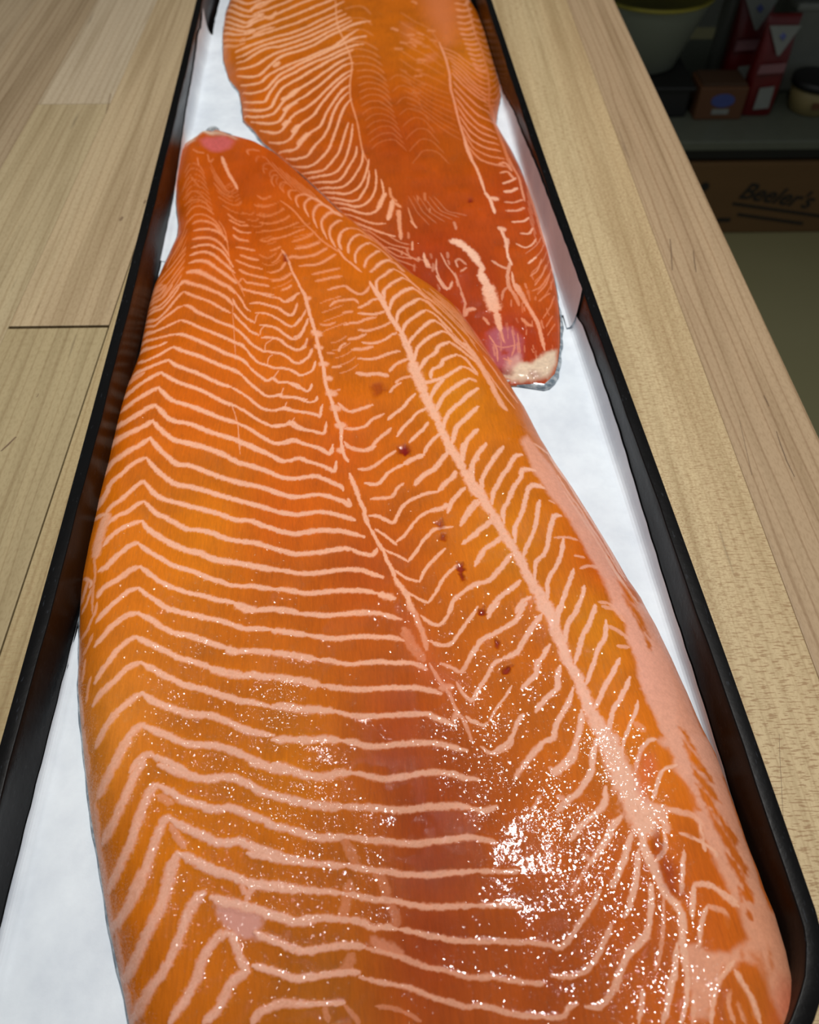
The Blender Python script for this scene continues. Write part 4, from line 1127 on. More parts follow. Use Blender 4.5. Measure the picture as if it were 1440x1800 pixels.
0.32 -1349 5009 125 -1318 5093 127 -1251 5063 112 -1192 4963 94
0.32 -1337 4938 124 -1305 5022 124 -1236 4994 106 -1174 4897 88
0.32 -1326 4872 126 -1291 4951 124 -1221 4925 106 -1158 4831 89
0.32 -1315 4806 137 -1277 4881 128 -1207 4857 108 -1141 4767 95
0.32 -1304 4742 130 -1263 4812 125 -1193 4791 107 -1125 4705 91
0.32 -1294 4679 121 -1265 4733 121 -1216 4754 118 -1160 4710 104 -1109 4643 90
0.3 -1228 5322 81 -1180 5199 81 -1134 5081 96 -1076 5017 121 -1026 5063 130
0.3 -1206 5230 80 -1159 5125 82 -1113 5025 103 -1058 4968 130 -1013 5018 129
0.3 -1185 5141 83 -1124 5024 94 -1058 4928 119 -1001 4974 139
0.3 -1164 5055 87 -1103 4956 103 -1039 4882 126 -988 4929 129
0.3 -1143 4970 94 -1083 4890 108 -1020 4835 126 -976 4885 131
0.3 -1123 4885 102 -1063 4823 120 -1002 4788 132 -964 4841 120
0.3 -923 5328 82 -923 5393 111 -904 5424 148 -873 5407 156
0.3 -864 5219 77 -869 5283 95 -853 5324 131 -822 5313 153
0.3 -808 5113 75 -816 5178 89 -804 5226 124 -772 5220 153
0.3 -753 5011 75 -765 5075 86 -756 5130 117 -723 5130 151
0.3 -698 4909 74 -715 4973 81 -709 5036 106 -676 5041 133
0.3 -646 4809 74 -666 4873 81 -663 4941 109 -629 4954 141
0.35 -868 4873 107 -835 4836 120 -804 4826 138 -775 4851 140
0.35 -850 4769 117 -806 4739 129 -764 4739 134 -725 4767 135
0.35 -834 4669 122 -778 4643 132 -725 4653 129 -676 4687 121
0.35 -818 4572 120 -751 4550 127 -687 4568 130 -629 4608 123
0.35 -802 4477 122 -743 4460 133 -688 4472 138 -633 4494 130 -582 4531 119
0.4 -948 4701 109 -918 4682 116 -889 4668 123 -868 4696 122
0.4 -909 4620 113 -882 4605 121 -854 4595 127 -834 4622 114
0.4 -872 4540 120 -846 4530 127 -820 4526 122 -800 4548 112
0.4 -835 4462 124 -811 4458 129 -787 4456 122 -767 4475 112
0.4 -799 4386 125 -776 4386 133 -754 4387 132 -735 4403 126
0.4 -763 4310 119 -743 4315 122 -722 4321 126 -704 4334 126
0.4 -729 4237 114 -710 4245 117 -691 4254 124 -672 4265 126
0.4 -612 4466 135 -576 4475 131 -542 4493 125 -512 4528 123
0.4 -593 4357 144 -548 4366 131 -505 4390 118 -468 4436 110
0.4 -575 4251 144 -520 4260 135 -469 4290 118 -425 4345 107
0.4 -558 4147 129 -493 4155 131 -434 4192 124 -383 4257 115
0.4 -541 4046 126 -486 4052 127 -433 4070 120 -386 4113 110 -342 4170 103
0.5 -792 4209 113 -756 4177 125 -723 4176 129 -692 4204 119
0.5 -763 4118 117 -726 4096 121 -693 4100 123 -663 4131 114
0.5 -734 4028 116 -697 4017 121 -664 4027 122 -635 4059 118
0.5 -706 3942 128 -669 3940 123 -636 3957 116 -607 3989 107
0.5 -678 3856 119 -642 3864 122 -609 3886 114 -580 3920 103
0.4 -1277 4636 86 -1283 4548 89 -1285 4445 94 -1295 4356 101 -1307 4271 106
0.4 -1262 4517 82 -1266 4426 83 -1271 4338 85 -1284 4261 90 -1295 4185 94
0.4 -1245 4394 73 -1255 4291 75 -1269 4195 82 -1286 4107 88
0.4 -1230 4283 69 -1243 4193 73 -1259 4110 78 -1277 4032 82
0.4 -1217 4176 71 -1233 4100 73 -1251 4029 74 -1270 3962 76
0.4 -1204 4073 74 -1224 4012 79 -1243 3952 81 -1264 3895 81
0.4 -875 5427 83 -828 5330 80 -783 5236 78 -738 5145 79 -693 5057 82 -648 4972 83
0.4 -819 5348 80 -773 5254 81 -728 5163 80 -683 5075 78 -637 4991 80 -592 4909 82
0.4 -765 5271 89 -719 5180 86 -674 5088 85 -628 5006 86 -582 4926 86 -537 4848 85
0.4 -712 5197 89 -666 5106 86 -621 5019 86 -575 4938 89 -529 4864 93 -483 4790 95
0.4 -660 5124 92 -614 5037 91 -569 4950 93 -523 4875 96 -476 4806 99 -430 4734 102
0.4 -609 5055 99 -563 4970 99 -518 4884 102 -472 4814 111 -424 4748 121 -378 4682 125
0.4 -559 4988 106 -513 4905 107 -469 4823 116 -421 4756 132 -373 4693 143 -326 4635 149
0.5 -408 3680 118 -371 3701 118 -333 3719 119 -295 3740 119
0.5 -396 3597 112 -358 3618 106 -320 3639 103 -282 3660 103
0.5 -385 3516 100 -346 3538 100 -308 3560 100 -269 3582 101
0.5 -373 3437 97 -335 3460 100 -296 3483 107 -257 3505 110
0.45 -339 3338 108 -308 3346 98 -280 3366 93 -253 3394 94
0.45 -324 3277 97 -292 3285 93 -264 3305 91 -237 3334 92
0.45 -309 3215 103 -277 3226 94 -248 3246 87 -221 3274 85
0.45 -294 3156 95 -262 3168 98 -232 3187 95 -205 3216 92
0.45 -280 3097 99 -247 3109 91 -217 3130 84 -190 3158 82
0.4 191 3839 148 223 3793 145 256 3759 155 289 3731 177 319 3698 202 346 3659 279 375 3627 416 408 3644 390 434 3594 184
0.4 218 3775 126 251 3736 143 284 3701 160 316 3668 171 345 3629 186 373 3589 243 403 3562 253 436 3573 143
0.4 245 3720 131 278 3679 140 312 3641 155 343 3602 167 372 3561 191 402 3527 295 434 3512 449
0.4 272 3667 129 306 3622 137 339 3580 145 371 3537 161 401 3497 207 433 3465 268
0.4 298 3615 124 333 3565 135 368 3518 149 400 3470 176 433 3428 206
"""
REAR_LINES = """
1.0 -1453 8214 264 -1309 7936 302 -1222 7831 371 -1190 7888 378 -1149 7975 382 -1104 8027 416
1.0 -1461 8116 266 -1325 7846 287 -1223 7725 386 -1139 7740 468 -1092 7762 482
1.0 -1454 7960 214 -1324 7730 270 -1221 7591 365 -1157 7670 424 -1088 7718 454
1.0 -1459 7876 207 -1326 7632 274 -1225 7507 370 -1160 7582 393 -1117 7633 380
1.0 -1450 7752 213 -1328 7540 271 -1216 7421 372 -1148 7462 430
1.0 -1430 7602 243 -1301 7412 314 -1197 7360 399 -1132 7418 415
0.7 -1413 7457 255 -1259 7261 325 -1201 7280 423
0.7 -1400 7347 235 -1275 7175 318 -1189 7170 413
1.0 -1437 8315 277 -1279 8023 338 -1203 8014 419 -1135 8099 422
0.8 -1123 7319 516 -1061 7421 574 -982 7467 636
0.8 -1165 7882 593 -1098 7965 556 -1056 8053 516
0.8 -1076 7715 414 -1021 7647 440 -984 7790 376
0.9 -909 6715 495 -881 6785 510
1.0 -801 6168 557 -753 6229 538 -696 6335 520
1.0 -778 5992 487 -732 6071 512 -703 6111 540
1.0 -764 5796 504 -737 5851 496
1.0 -697 5693 448 -662 5783 453
1.0 -648 5532 455 -613 5611 465 -586 5664 477
0.9 384 7004 215 417 6747 206 436 6454 196 434 6222 191 446 6046 187 463 5800 184 488 5554 183 514 5352 181 539 5160 177
0.6 660 7923 220 670 7528 211 683 7216 208 712 6967 206 729 6613 190 729 6330 174 711 6095 196 721 5940 247
0.6 711 6095 361 738 6007 330 730 5712 305 759 5394 270 775 5169 238
1.0 487 5535 200 504 5353 200 540 5177 198 566 5009 192 582 4862 188
1.0 582 4862 222 610 4765 212 626 4627 203
0.9 613 4797 423 656 4778 422
0.9 647 4463 181 669 4331 176 666 4206 172 682 4110 173
0.8 639 4477 366 671 4447 352
0.8 700 5185 237 749 5200 245 779 5116 224
0.8 701 5084 228 749 5094 225 780 5027 218
1.0 708 4960 225 757 4985 205 801 5041 186
1.0 709 4863 305 755 4869 269 797 4915 236
0.7 699 4752 184 760 4742 177 821 4793 163
0.7 699 4653 207 769 4650 192 819 4695 172
0.9 722 4531 196 793 4538 174 835 4593 146
0.8 763 4412 185 815 4416 153 851 4493 121
0.8 727 4314 159 773 4270 150 819 4300 122 855 4375 100
1.0 782 4118 155 831 4177 149
0.6 777 3998 95 824 4053 85 866 4179 78
0.6 791 3907 85 844 4006 80 888 4140 76
0.6 798 3830 82 860 3933 78 907 4077 74
0.5 843 5657 224 869 5516 216 884 5284 251 889 5009 329 899 4789 362 908 4560 332 911 4373 296
0.7 778 5288 224 795 5167 230 823 5063 218 826 4918 192 829 4783 177
0.8 675 4043 166 678 3902 170 702 3825 176 740 3736 182
0.9 -8 4764 261 -27 4647 258
0.8 10 4779 224 45 4730 223
0.8 36 4701 214 34 4523 209
0.8 109 4374 137 107 4296 136
0.9 173 4244 169 187 4153 164
0.6 570 4158 179 615 4101 187 662 4072 196
0.6 355 4175 120 368 4106 123
0.6 382 4066 152 417 4102 153
0.6 274 4249 106 303 4139 105 347 4030 102 358 3933 97
0.7 180 4203 133 187 4142 139 211 4124 156
0.7 247 4196 100 243 4105 98 264 4008 97 302 3937 101 328 3983 105
1.0 347 4357 508 381 4348 545 413 4306 577
1.0 413 4306 556 459 4234 523 486 4150 490
0.9 486 4150 363 507 4095 343 495 4043 330
1.0 495 4043 499 520 3939 487
1.0 524 3939 759 538 3813 752 553 3703 745
1.0 556 3690 453 567 3549 270
0.7 680 4360 263 664 4275 260
0.6 677 4150 218 648 4007 217 646 3904 221 671 3827 223 686 3740 218
0.8 689 3927 305 710 3825 300 726 3749 296
0.9 721 3774 246 749 3674 243 771 3589 234 777 3509 228 785 3379 228
0.8 180 4203 190 203 4137 183
0.8 241 4046 144 278 3955 148 310 3935 162 328 3971 164
0.5 348 4055 108 373 3907 103 398 3793 100
0.7 387 3717 264 404 3749 282 443 3745 289
0.6 484 3667 175 510 3604 173
0.7 690 3631 207 716 3582 216 738 3569 229
0.6 372 3884 135 391 3806 137 380 3740 141
0.5 774 4118 117 831 4177 109
0.5 770 3857 109 832 3911 91 907 4077 75
0.5 799 3770 95 878 3868 84
0.5 806 3626 85 860 3736 81 904 3866 79
0.5 814 3558 82 868 3669 75
0.5 813 3491 81 873 3606 74
0.5 354 4161 155 380 4186 155 419 4129 144
0.5 596 3796 142 611 3869 149 638 3904 159
0.6 -116 4410 137 -29 4371 109 56 4289 97 138 4192 97
1.0 -52 4894 319 -80 4803 313 -98 4727 307
1.0 -7 4811 330 -17 4720 330 -36 4618 331
0.8 27 4701 248 34 4553 244 41 4412 240
0.7 -25 4955 187 -16 4859 195 19 4794 205
0.8 105 4591 160 138 4515 151
0.8 174 4257 169 180 4179 169 203 4137 173
0.7 109 4374 137 107 4307 136
0.6 -260 4647 118 -169 4574 88 -81 4462 77 -11 4384 86 90 4312 99
0.6 -215 4599 156 -125 4490 96 -38 4357 73 47 4261 85 172 4194 99
0.5 -170 4556 56 -81 4414 61 4 4276 70 129 4151 80
0.5 -142 4568 85 -54 4493 89 32 4390 95 91 4349 103
0.6 90 4726 108 114 4589 111 138 4515 115
0.27 218 6306 343 238 6296 295 249 6275 250
0.41 437 6726 476 455 6720 461 466 6712 443
0.55 305 7232 457 331 7229 435 349 7220 415
0.46 35 6931 440 62 6925 440 79 6922 441
0.56 210 6712 401 239 6701 387 258 6685 358
0.58 187 7837 326 210 7814 299 224 7785 262
0.4 265 6941 480 280 6935 471 290 6929 461
0.45 160 7079 318 182 7068 309 198 7054 303
0.6 10 7317 397 38 7294 354 55 7262 306
0.45 195 7040 410 224 7018 372 243 6985 333
0.27 212 7104 301 241 7089 289 261 7069 280
0.3 489 7917 278 504 7894 256 514 7864 229
0.27 153 6163 347 181 6158 353 199 6155 348
0.6 212 7197 333 242 7173 305 262 7142 275
0.39 201 6658 298 225 6655 291 241 6652 297
0.59 174 6975 239 189 6956 211 197 6928 182
0.46 321 7057 373 343 7043 351 357 7026 326
0.5 76 7045 332 107 7028 321 128 7011 308
0.25 219 6468 340 250 6455 330 270 6438 306
0.27 87 6547 292 100 6534 265 108 6517 238
0.51 139 7172 427 166 7160 416 183 7149 402
0.41 262 6786 263 287 6768 227 303 6736 196
0.46 142 7027 340 162 7019 314 175 7007 291
0.51 178 6437 356 204 6436 361 223 6434 371
0.4 185 6545 271 213 6537 271 231 6527 257
0.4 210 7001 441 229 6993 422 242 6982 401
0.41 86 4471 163 87 4446 162 87 4408 162
0.54 140 4226 148 143 4212 146 144 4193 146
0.37 224 4157 151 230 4132 149 232 4100 148
0.4 312 4180 121 317 4164 117 320 4140 115
0.58 -61 4306 99 -54 4291 94 -50 4269 89
0.33 198 4878 175 199 4843 174 199 4793 172
0.37 149 4850 122 153 4826 118 155 4789 115
0.27 213 4246 155 216 4227 153 218 4204 152
0.45 368 4552 171 374 4520 168 377 4475 166
0.43 78 4323 143 77 4308 144 76 4286 145
0.55 -48 4118 106 -45 4099 105 -43 4073 104
0.54 43 4312 124 45 4299 125 45 4282 127
0.25 245 3986 135 251 3966 135 255 3939 136
0.43 226 4714 115 225 4696 115 222 4670 114
0.29 -67 4298 103 -61 4286 98 -57 4269 94
0.43 77 4295 86 84 4269 86 89 4234 86
0.38 115 4176 130 116 4157 131 117 4131 131
0.38 223 4135 143 221 4116 143 220 4088 142
0.38 314 4254 151 315 4231 151 314 4196 150
0.5 17 4701 132 19 4682 131 19 4651 131
0.6 504 3521 96 535 3429 95 535 3330 94
0.7 567 3549 138 578 3460 133
0.5 628 3544 100 632 3431 100 609 3348 100
0.5 656 3518 83 655 3364 84
0.5 564 3339 118 606 3307 118
0.5 514 3457 87 571 3419 89 647 3430 89
0.26 738 3377 115 735 3357 115 732 3338 114
0.45 597 3850 66 596 3820 67 597 3790 68
0.47 707 3541 77 703 3520 77 700 3499 77
0.39 607 3560 54 604 3520 53 601 3480 53
0.39 524 3427 81 523 3400 80 523 3371 80
0.35 785 3811 118 782 3794 118 781 3779 118
0.46 517 3832 77 519 3810 79 527 3786 81
0.48 737 3341 94 733 3311 94 729 3280 93
0.35 746 3870 91 744 3849 91 742 3829 91
0.27 833 3427 71 832 3397 72 832 3369 75
0.45 745 3612 77 743 3586 78 741 3560 78
0.49 712 3724 96 711 3705 97 712 3686 97
0.3 668 3272 96 667 3258 97 667 3245 98
0.33 683 3420 80 681 3395 79 679 3371 78
0.36 587 3746 58 586 3728 59 583 3712 59
0.22 509 3360 105 509 3334 103 511 3302 112
0.31 707 3617 102 705 3586 102 705 3557 102
0.21 660 3639 115 662 3618 118 668 3598 121
0.49 837 3719 73 838 3688 79 845 3660 85
0.25 608 3604 82 608 3576 81 611 3549 81
0.42 728 3421 79 728 3405 81 730 3387 83
0.26 651 3905 71 650 3879 72 651 3854 72
0.21 601 3602 92 601 3569 93 605 3535 93
0.35 563 3464 99 560 3428 99 556 3392 98
0.39 647 3791 105 644 3760 104 642 3731 103
0.49 794 3611 121 794 3577 123 800 3544 128
0.48 647 3447 72 646 3409 72 646 3368 71
0.29 751 3866 108 750 3821 108 751 3778 110
0.29 704 3761 110 701 3719 110 699 3678 109
0.42 588 3346 109 590 3317 110 596 3286 110
0.36 745 3931 87 743 3903 87 743 3875 87
0.33 712 3793 69 707 3756 69 703 3722 69
0.35 764 3343 104 763 3322 104 762 3303 104
0.27 558 3530 100 559 3496 99 566 3461 99
0.44 738 3935 111 739 3909 113 745 3880 115
0.44 520 3446 105 521 3410 104 525 3372 102
0.46 719 3393 82 721 3378 84 725 3362 87
0.4 899 3983 125 893 3940 122 886 3902 119
0.31 633 3578 94 634 3540 95 640 3502 95
0.29 787 4030 77 787 3995 78 790 3960 79
0.3 579 3483 97 580 3467 98 583 3450 99
0.7 -476 7956 147 -460 7652 145 -432 7361 143 -352 7000 140 -305 6690 133 -313 6338 128 -296 6065 124 -250 5800 122 -227 5591 120 -205 5409 118 -165 5250 117
1.0 -1149 7975 438 -1088 8018 424 -1027 8061 412 -966 8112 406 -906 8167 396 -848 8235 383 -790 8304 389 -728 8360 410 -666 8416 431 -600 8457 440 -534 8503 429 -470 8561 410 -406 8624 387 -344 8700 365
1.0 -1169 7769 416 -1113 7813 412 -1056 7854 411 -1000 7901 400 -943 7948 385 -888 8004 380 -832 8060 384 -775 8114 394 -717 8164 404 -658 8214 414 -597 8257 416 -537 8304 404 -478 8363 390 -418 8423 379 -360 8492 373
1.0 -1188 7573 381 -1132 7618 384 -1076 7661 386 -1019 7707 391 -962 7752 393 -906 7806 386 -848 7855 385 -790 7905 389 -732 7953 391 -673 8005 395 -612 8051 393 -553 8104 386 -493 8162 376 -434 8223 365 -376 8294 357
1.0 -1207 7387 388 -1151 7431 378 -1095 7476 375 -1038 7520 376 -980 7564 376 -923 7614 379 -864 7658 383 -805 7703 382 -746 7752 379 -687 7803 377 -628 7855 375 -568 7909 364 -509 7967 350 -450 8033 349 -391 8101 353
1.0 -1228 7220 420 -1173 7246 385 -1121 7291 366 -1067 7332 368 -1013 7370 370 -959 7413 372 -904 7455 380 -847 7489 377 -791 7527 362 -736 7576 357 -681 7626 359 -626 7678 351 -571 7731 341 -516 7789 340 -461 7852 336 -406 7916 325
1.0 -1251 7071 397 -1193 7082 380 -1139 7117 372 -1085 7155 374 -1030 7195 368 -975 7236 367 -920 7274 377 -861 7303 377 -805 7340 365 -750 7387 351 -695 7439 343 -640 7494 340 -585 7551 338 -530 7608 335 -475 7671 332 -420 7735 332
1.0 -1251 7071 397 -1193 7082 380 -1139 7117 372 -1085 7155 374 -1030 7195 368 -975 7236 367 -920 7274 377 -861 7303 377 -805 7340 365 -750 7387 351 -695 7439 343 -640 7494 340 -585 7551 338 -530 7608 335 -475 7671 332 -420 7735 332
1.0 -1235 6977 365 -1177 6976 360 -1127 7015 343 -1078 7064 339 -1027 7108 356 -973 7141 374 -917 7165 379 -862 7196 371 -807 7232 360 -754 7274 351 -700 7321 345 -647 7369 340 -594 7421 335 -541 7477 325 -488 7536 320 -435 7593 325 -381 7654 329
1.0 -1220 6885 348 -1157 6873 344 -1109 6919 319 -1063 6983 317 -1012 7034 344 -955 7060 366 -894 7069 373 -838 7103 362 -783 7144 349 -728 7189 345 -673 7236 342 -618 7284 333 -563 7336 322 -508 7392 320 -454 7453 322 -399 7515 323 -343 7577 324
1.0 -1220 6885 393 -1157 6873 394 -1109 6919 361 -1063 6983 352 -1012 7034 383 -955 7060 408 -894 7069 415 -838 7103 403 -783 7144 388 -728 7189 383 -673 7236 380 -618 7284 371 -563 7336 359 -508 7392 357 -454 7453 358 -399 7515 359 -343 7577 360
1.0 -1208 6772 292 -1144 6734 324 -1087 6736 346 -1039 6779 331 -997 6846 317 -953 6907 336 -903 6954 358 -851 6995 366 -798 7029 368 -744 7063 368 -692 7106 367 -640 7154 361 -588 7206 347 -538 7265 336 -486 7322 334 -434 7377 339 -381 7436 342 -329 7502 341
1.0 -1200 6681 193 -1135 6625 219 -1074 6587 283 -1019 6582 316 -982 6651 283 -949 6731 262 -913 6809 284 -872 6877 325 -821 6915 356 -768 6946 365 -715 6980 356 -664 7022 337 -615 7074 320 -567 7134 317 -519 7197 335 -468 7251 351 -416 7302 349 -365 7360 335 -316 7430 324
1.0 -1200 6681 198 -1134 6625 228 -1072 6588 282 -1013 6580 302 -979 6657 274 -945 6738 263 -908 6818 290 -863 6879 334 -813 6926 375 -758 6950 389 -705 6987 375 -653 7032 353 -603 7086 335 -555 7149 331 -506 7214 343 -453 7263 353 -400 7320 352 -349 7382 367 -294 7433 408 -236 7461 443 -175 7470 448
1.0 -1168 6566 181 -1101 6505 248 -1038 6464 314 -986 6472 313 -952 6549 288 -911 6614 300 -865 6666 330 -816 6710 344 -765 6749 341 -714 6790 338 -663 6834 337 -613 6884 328 -563 6935 327 -511 6982 331 -459 7029 324 -411 7096 307 -364 7170 301 -317 7243 307 -267 7312 313
1.0 -1133 6437 197 -1065 6357 246 -1005 6323 312 -953 6330 314 -919 6404 265 -888 6486 252 -856 6567 277 -811 6621 304 -764 6669 315 -717 6719 323 -669 6770 329 -621 6820 331 -573 6872 333 -523 6924 338 -473 6974 342 -423 7024 345 -372 7076 348 -320 7127 370 -265 7160 407 -207 7169 421
1.0 -1120 6306 177 -1051 6217 222 -989 6166 280 -934 6151 282 -913 6244 233 -892 6341 215 -867 6432 241 -829 6503 280 -784 6555 311 -736 6601 313 -690 6655 307 -644 6710 318 -596 6761 335 -545 6804 342 -494 6851 341 -444 6900 341 -393 6951 346 -341 6997 369 -286 7028 401 -228 7036 412
1.0 -1110 6197 203 -1041 6106 236 -979 6055 290 -924 6039 315 -878 6070 277 -861 6167 234 -843 6265 235 -818 6355 272 -776 6414 315 -732 6467 335 -688 6521 337 -643 6577 337 -598 6635 335 -552 6690 334 -506 6749 340 -459 6805 347 -409 6858 366 -358 6903 394 -305 6942 410
1.0 -1085 6071 233 -1021 6014 213 -961 5978 238 -904 5955 281 -854 5965 284 -824 6039 257 -799 6128 251 -768 6206 272 -729 6274 295 -687 6334 311 -643 6392 323 -599 6449 327 -555 6511 314 -512 6576 302 -469 6645 310 -424 6713 331 -377 6773 360 -325 6818 382
1.0 -1033 5981 148 -972 5927 173 -912 5881 222 -855 5849 275 -806 5855 278 -778 5929 241 -756 6016 239 -726 6093 274 -687 6155 306 -642 6205 315 -600 6267 302 -559 6331 288 -520 6403 282 -481 6478 281 -441 6554 286 -400 6628 309 -354 6685 353 -300 6716 388
1.0 -947 5836 162 -887 5776 197 -830 5728 249 -783 5729 273 -753 5789 253 -729 5869 246 -695 5934 274 -653 5981 294 -610 6031 289 -571 6095 276 -535 6167 264 -501 6246 258 -465 6323 262 -428 6403 272 -389 6477 292 -347 6545 318 -298 6594 334
1.0 -873 5678 135 -815 5632 168 -760 5602 221 -714 5611 245 -687 5672 236 -663 5750 237 -630 5817 253 -589 5868 253 -554 5935 237 -528 6019 232 -499 6103 239 -467 6189 242 -434 6275 248 -400 6358 262 -361 6436 282 -317 6502 298
1.0 -794 5544 167 -739 5518 191 -685 5492 232 -645 5515 245 -619 5579 236 -590 5650 243 -551 5700 252 -512 5755 237 -490 5836 215 -472 5926 211 -447 6013 218 -420 6103 225 -391 6194 243 -359 6278 277 -313 6338 302
1.0 -738 5462 138 -681 5419 175 -626 5396 220 -577 5400 241 -549 5462 233 -519 5532 222 -484 5596 214 -460 5676 203 -443 5768 197 -431 5865 199 -413 5961 210 -390 6055 226 -358 6144 240 -321 6225 249
1.0 -695 5384 102 -637 5332 141 -582 5299 197 -532 5296 238 -493 5332 242 -459 5393 222 -431 5467 202 -416 5557 191 -402 5647 189 -388 5741 191 -374 5838 196 -357 5934 207 -332 6028 224 -297 6110 237
1.0 -620 5275 127 -563 5240 161 -509 5215 199 -458 5214 216 -423 5264 206 -393 5335 188 -365 5410 176 -350 5499 168 -337 5592 167 -324 5688 168 -310 5787 168
1.0 -577 5207 145 -525 5180 166 -473 5162 201 -423 5149 228 -378 5168 216 -346 5230 186 -323 5305 169 -308 5390 165 -295 5478 163 -286 5570 162 -282 5664 162 -280 5765 162
1.0 -536 5145 135 -477 5111 152 -420 5080 185 -366 5068 210 -327 5116 198 -302 5198 178 -275 5281 171 -251 5364 164 -245 5466 158
1.0 -495 5075 132 -435 5041 154 -377 5010 190 -323 5002 209 -282 5052 195 -250 5129 177 -221 5212 168 -204 5303 159 -205 5409 155
1.0 -474 5036 108 -420 4996 131 -368 4959 167 -317 4928 201 -269 4933 213 -229 4975 196 -201 5043 174 -182 5123 162 -169 5210 157 -161 5301 155
1.0 -434 4972 110 -379 4924 127 -326 4882 152 -274 4845 183 -224 4842 196 -198 4907 177 -173 4983 159 -162 5070 153 -159 5165 151
1.0 -404 4916 107 -348 4871 125 -295 4826 149 -244 4784 185 -192 4780 209 -152 4822 190 -126 4898 162 -113 4986 151 -111 5081 149 -117 5177 150
1.0 -365 4849 96 -314 4808 120 -266 4768 138 -220 4726 153 -173 4698 177 -127 4694 185 -92 4738 170 -70 4808 153 -64 4890 147 -68 4973 148 -80 5057 149
0.9 -327 4780 58 -269 4730 86 -215 4680 107 -162 4630 128 -108 4592 153 -53 4579 165
0.9 -288 4697 171 -237 4663 122 -187 4613 107 -138 4565 118 -91 4519 125 -42 4480 136 7 4448 148
0.3 -396 7760 261 -312 7802 249 -225 7772 196 -164 7612 148
0.3 -390 7524 228 -306 7557 218 -221 7528 182 -154 7391 151
0.3 -383 7297 229 -300 7320 231 -216 7292 200 -145 7178 165
0.3 -377 7080 222 -294 7094 220 -211 7066 192 -136 6975 171
0.35 -377 7080 215 -305 7092 216 -232 7075 201 -164 7015 169 -102 6920 152
0.35 -348 6948 209 -278 6960 203 -208 6937 185 -143 6875 159 -85 6779 139
0.35 -319 6817 229 -252 6830 221 -184 6805 190 -122 6741 152 -69 6643 136
0.35 -291 6690 223 -226 6702 209 -160 6675 173 -102 6611 140 -53 6510 128
0.35 -264 6568 198 -179 6577 187 -98 6513 150 -37 6378 125
0.3 -264 6568 198 -179 6577 187 -98 6513 150 -37 6378 125
0.3 -256 6447 200 -192 6473 186 -128 6448 158 -72 6379 130 -27 6276 120
0.3 -247 6330 176 -185 6370 185 -120 6350 164 -63 6279 135 -17 6175 121
0.3 -239 6217 164 -178 6268 182 -112 6253 171 -54 6182 138 -7 6077 120
0.3 -231 6102 146 -171 6167 163 -104 6159 162 -45 6087 135 3 5981 112
0.3 -223 5995 148 -164 6065 160 -97 6066 158 -37 5994 132 12 5893 116
0.22 -223 5995 135 -164 6065 145 -97 6066 143 -37 5994 119 12 5893 105
0.22 -210 5894 131 -151 5965 142 -84 5969 142 -23 5905 117 26 5805 98
0.22 -197 5795 126 -139 5870 133 -71 5878 131 -9 5816 114 40 5717 104
0.22 -184 5698 122 -127 5774 130 -58 5787 130 5 5732 111 54 5632 96
0.22 -171 5604 116 -126 5666 122 -74 5703 130 -16 5697 122 28 5627 102 67 5546 93
0.22 -159 5511 112 -114 5576 118 -62 5614 127 -4 5613 120 41 5543 101 81 5465 92
0.22 -147 5421 112 -103 5488 121 -50 5525 133 9 5532 128 53 5464 107 94 5383 97
0.7 392 6925 216 452 6875 191 505 6805 163 548 6708 155 594 6619 171 642 6544 210 698 6512 253
0.7 414 6838 193 468 6772 179 516 6694 160 557 6600 155 599 6512 168 645 6438 196 697 6403 225
0.7 436 6753 167 492 6659 153 542 6552 145 588 6442 156 637 6346 187 697 6309 220
0.7 458 6669 151 505 6560 149 551 6453 144 593 6342 149 640 6250 187 698 6223 234
0.8 458 6669 151 505 6560 149 551 6453 144 593 6342 149 640 6250 187 698 6223 234
0.8 457 6595 140 503 6486 144 548 6379 143 592 6272 151 640 6188 189 698 6167 233
0.8 457 6525 133 502 6413 135 546 6306 140 590 6204 158 639 6127 206 697 6114 252
0.8 457 6453 138 500 6341 136 543 6234 139 588 6134 160 639 6069 213 697 6057 266
0.85 457 6453 158 500 6341 161 543 6234 168 588 6134 192 639 6069 249 697 6057 305
0.85 458 6329 153 492 6227 155 527 6130 158 564 6039 174 603 5964 228 652 5935 298 707 5957 320
0.85 458 6206 154 491 6099 152 524 5994 150 562 5905 160 601 5821 205 651 5774 308 707 5771 417
0.85 458 6088 140 490 5974 143 523 5870 148 561 5776 154 600 5687 175 652 5632 232 708 5606 300
0.85 458 6088 140 490 5974 143 523 5870 148 561 5776 154 600 5687 175 652 5632 232 708 5606 300
0.85 467 5946 138 497 5844 139 527 5744 144 565 5662 156 607 5588 179 659 5540 224 713 5514 269
0.85 477 5812 137 504 5716 140 531 5622 147 570 5550 161 614 5489 181 665 5452 209 719 5430 237
0.85 486 5684 136 510 5591 138 535 5502 151 575 5441 169 621 5392 188 672 5363 212 725 5350 238
0.7 486 5684 136 510 5591 138 535 5502 151 575 5441 169 621 5392 188 672 5363 212 725 5350 238
0.7 498 5553 132 524 5467 135 550 5384 149 592 5331 175 638 5289 197 688 5264 214 740 5253 234
0.7 509 5424 140 542 5328 147 581 5248 168 636 5202 191 694 5172 210 755 5158 219
0.8 558 7899 484 605 7899 379 657 7984 245 742 8455 192
0.8 558 7764 467 603 7755 392 651 7811 288 737 8304 291
0.8 558 7633 453 601 7618 407 646 7657 290 700 7801 208
0.8 558 7507 436 599 7486 411 643 7515 308 692 7624 228
0.8 558 7382 413 597 7358 391 639 7382 305 685 7469 235
0.8 558 7259 409 596 7239 395 636 7255 323 680 7329 251
0.8 558 7259 402 599 7234 387 644 7262 313 693 7348 249
0.8 568 7162 398 607 7136 391 650 7157 313 697 7236 246
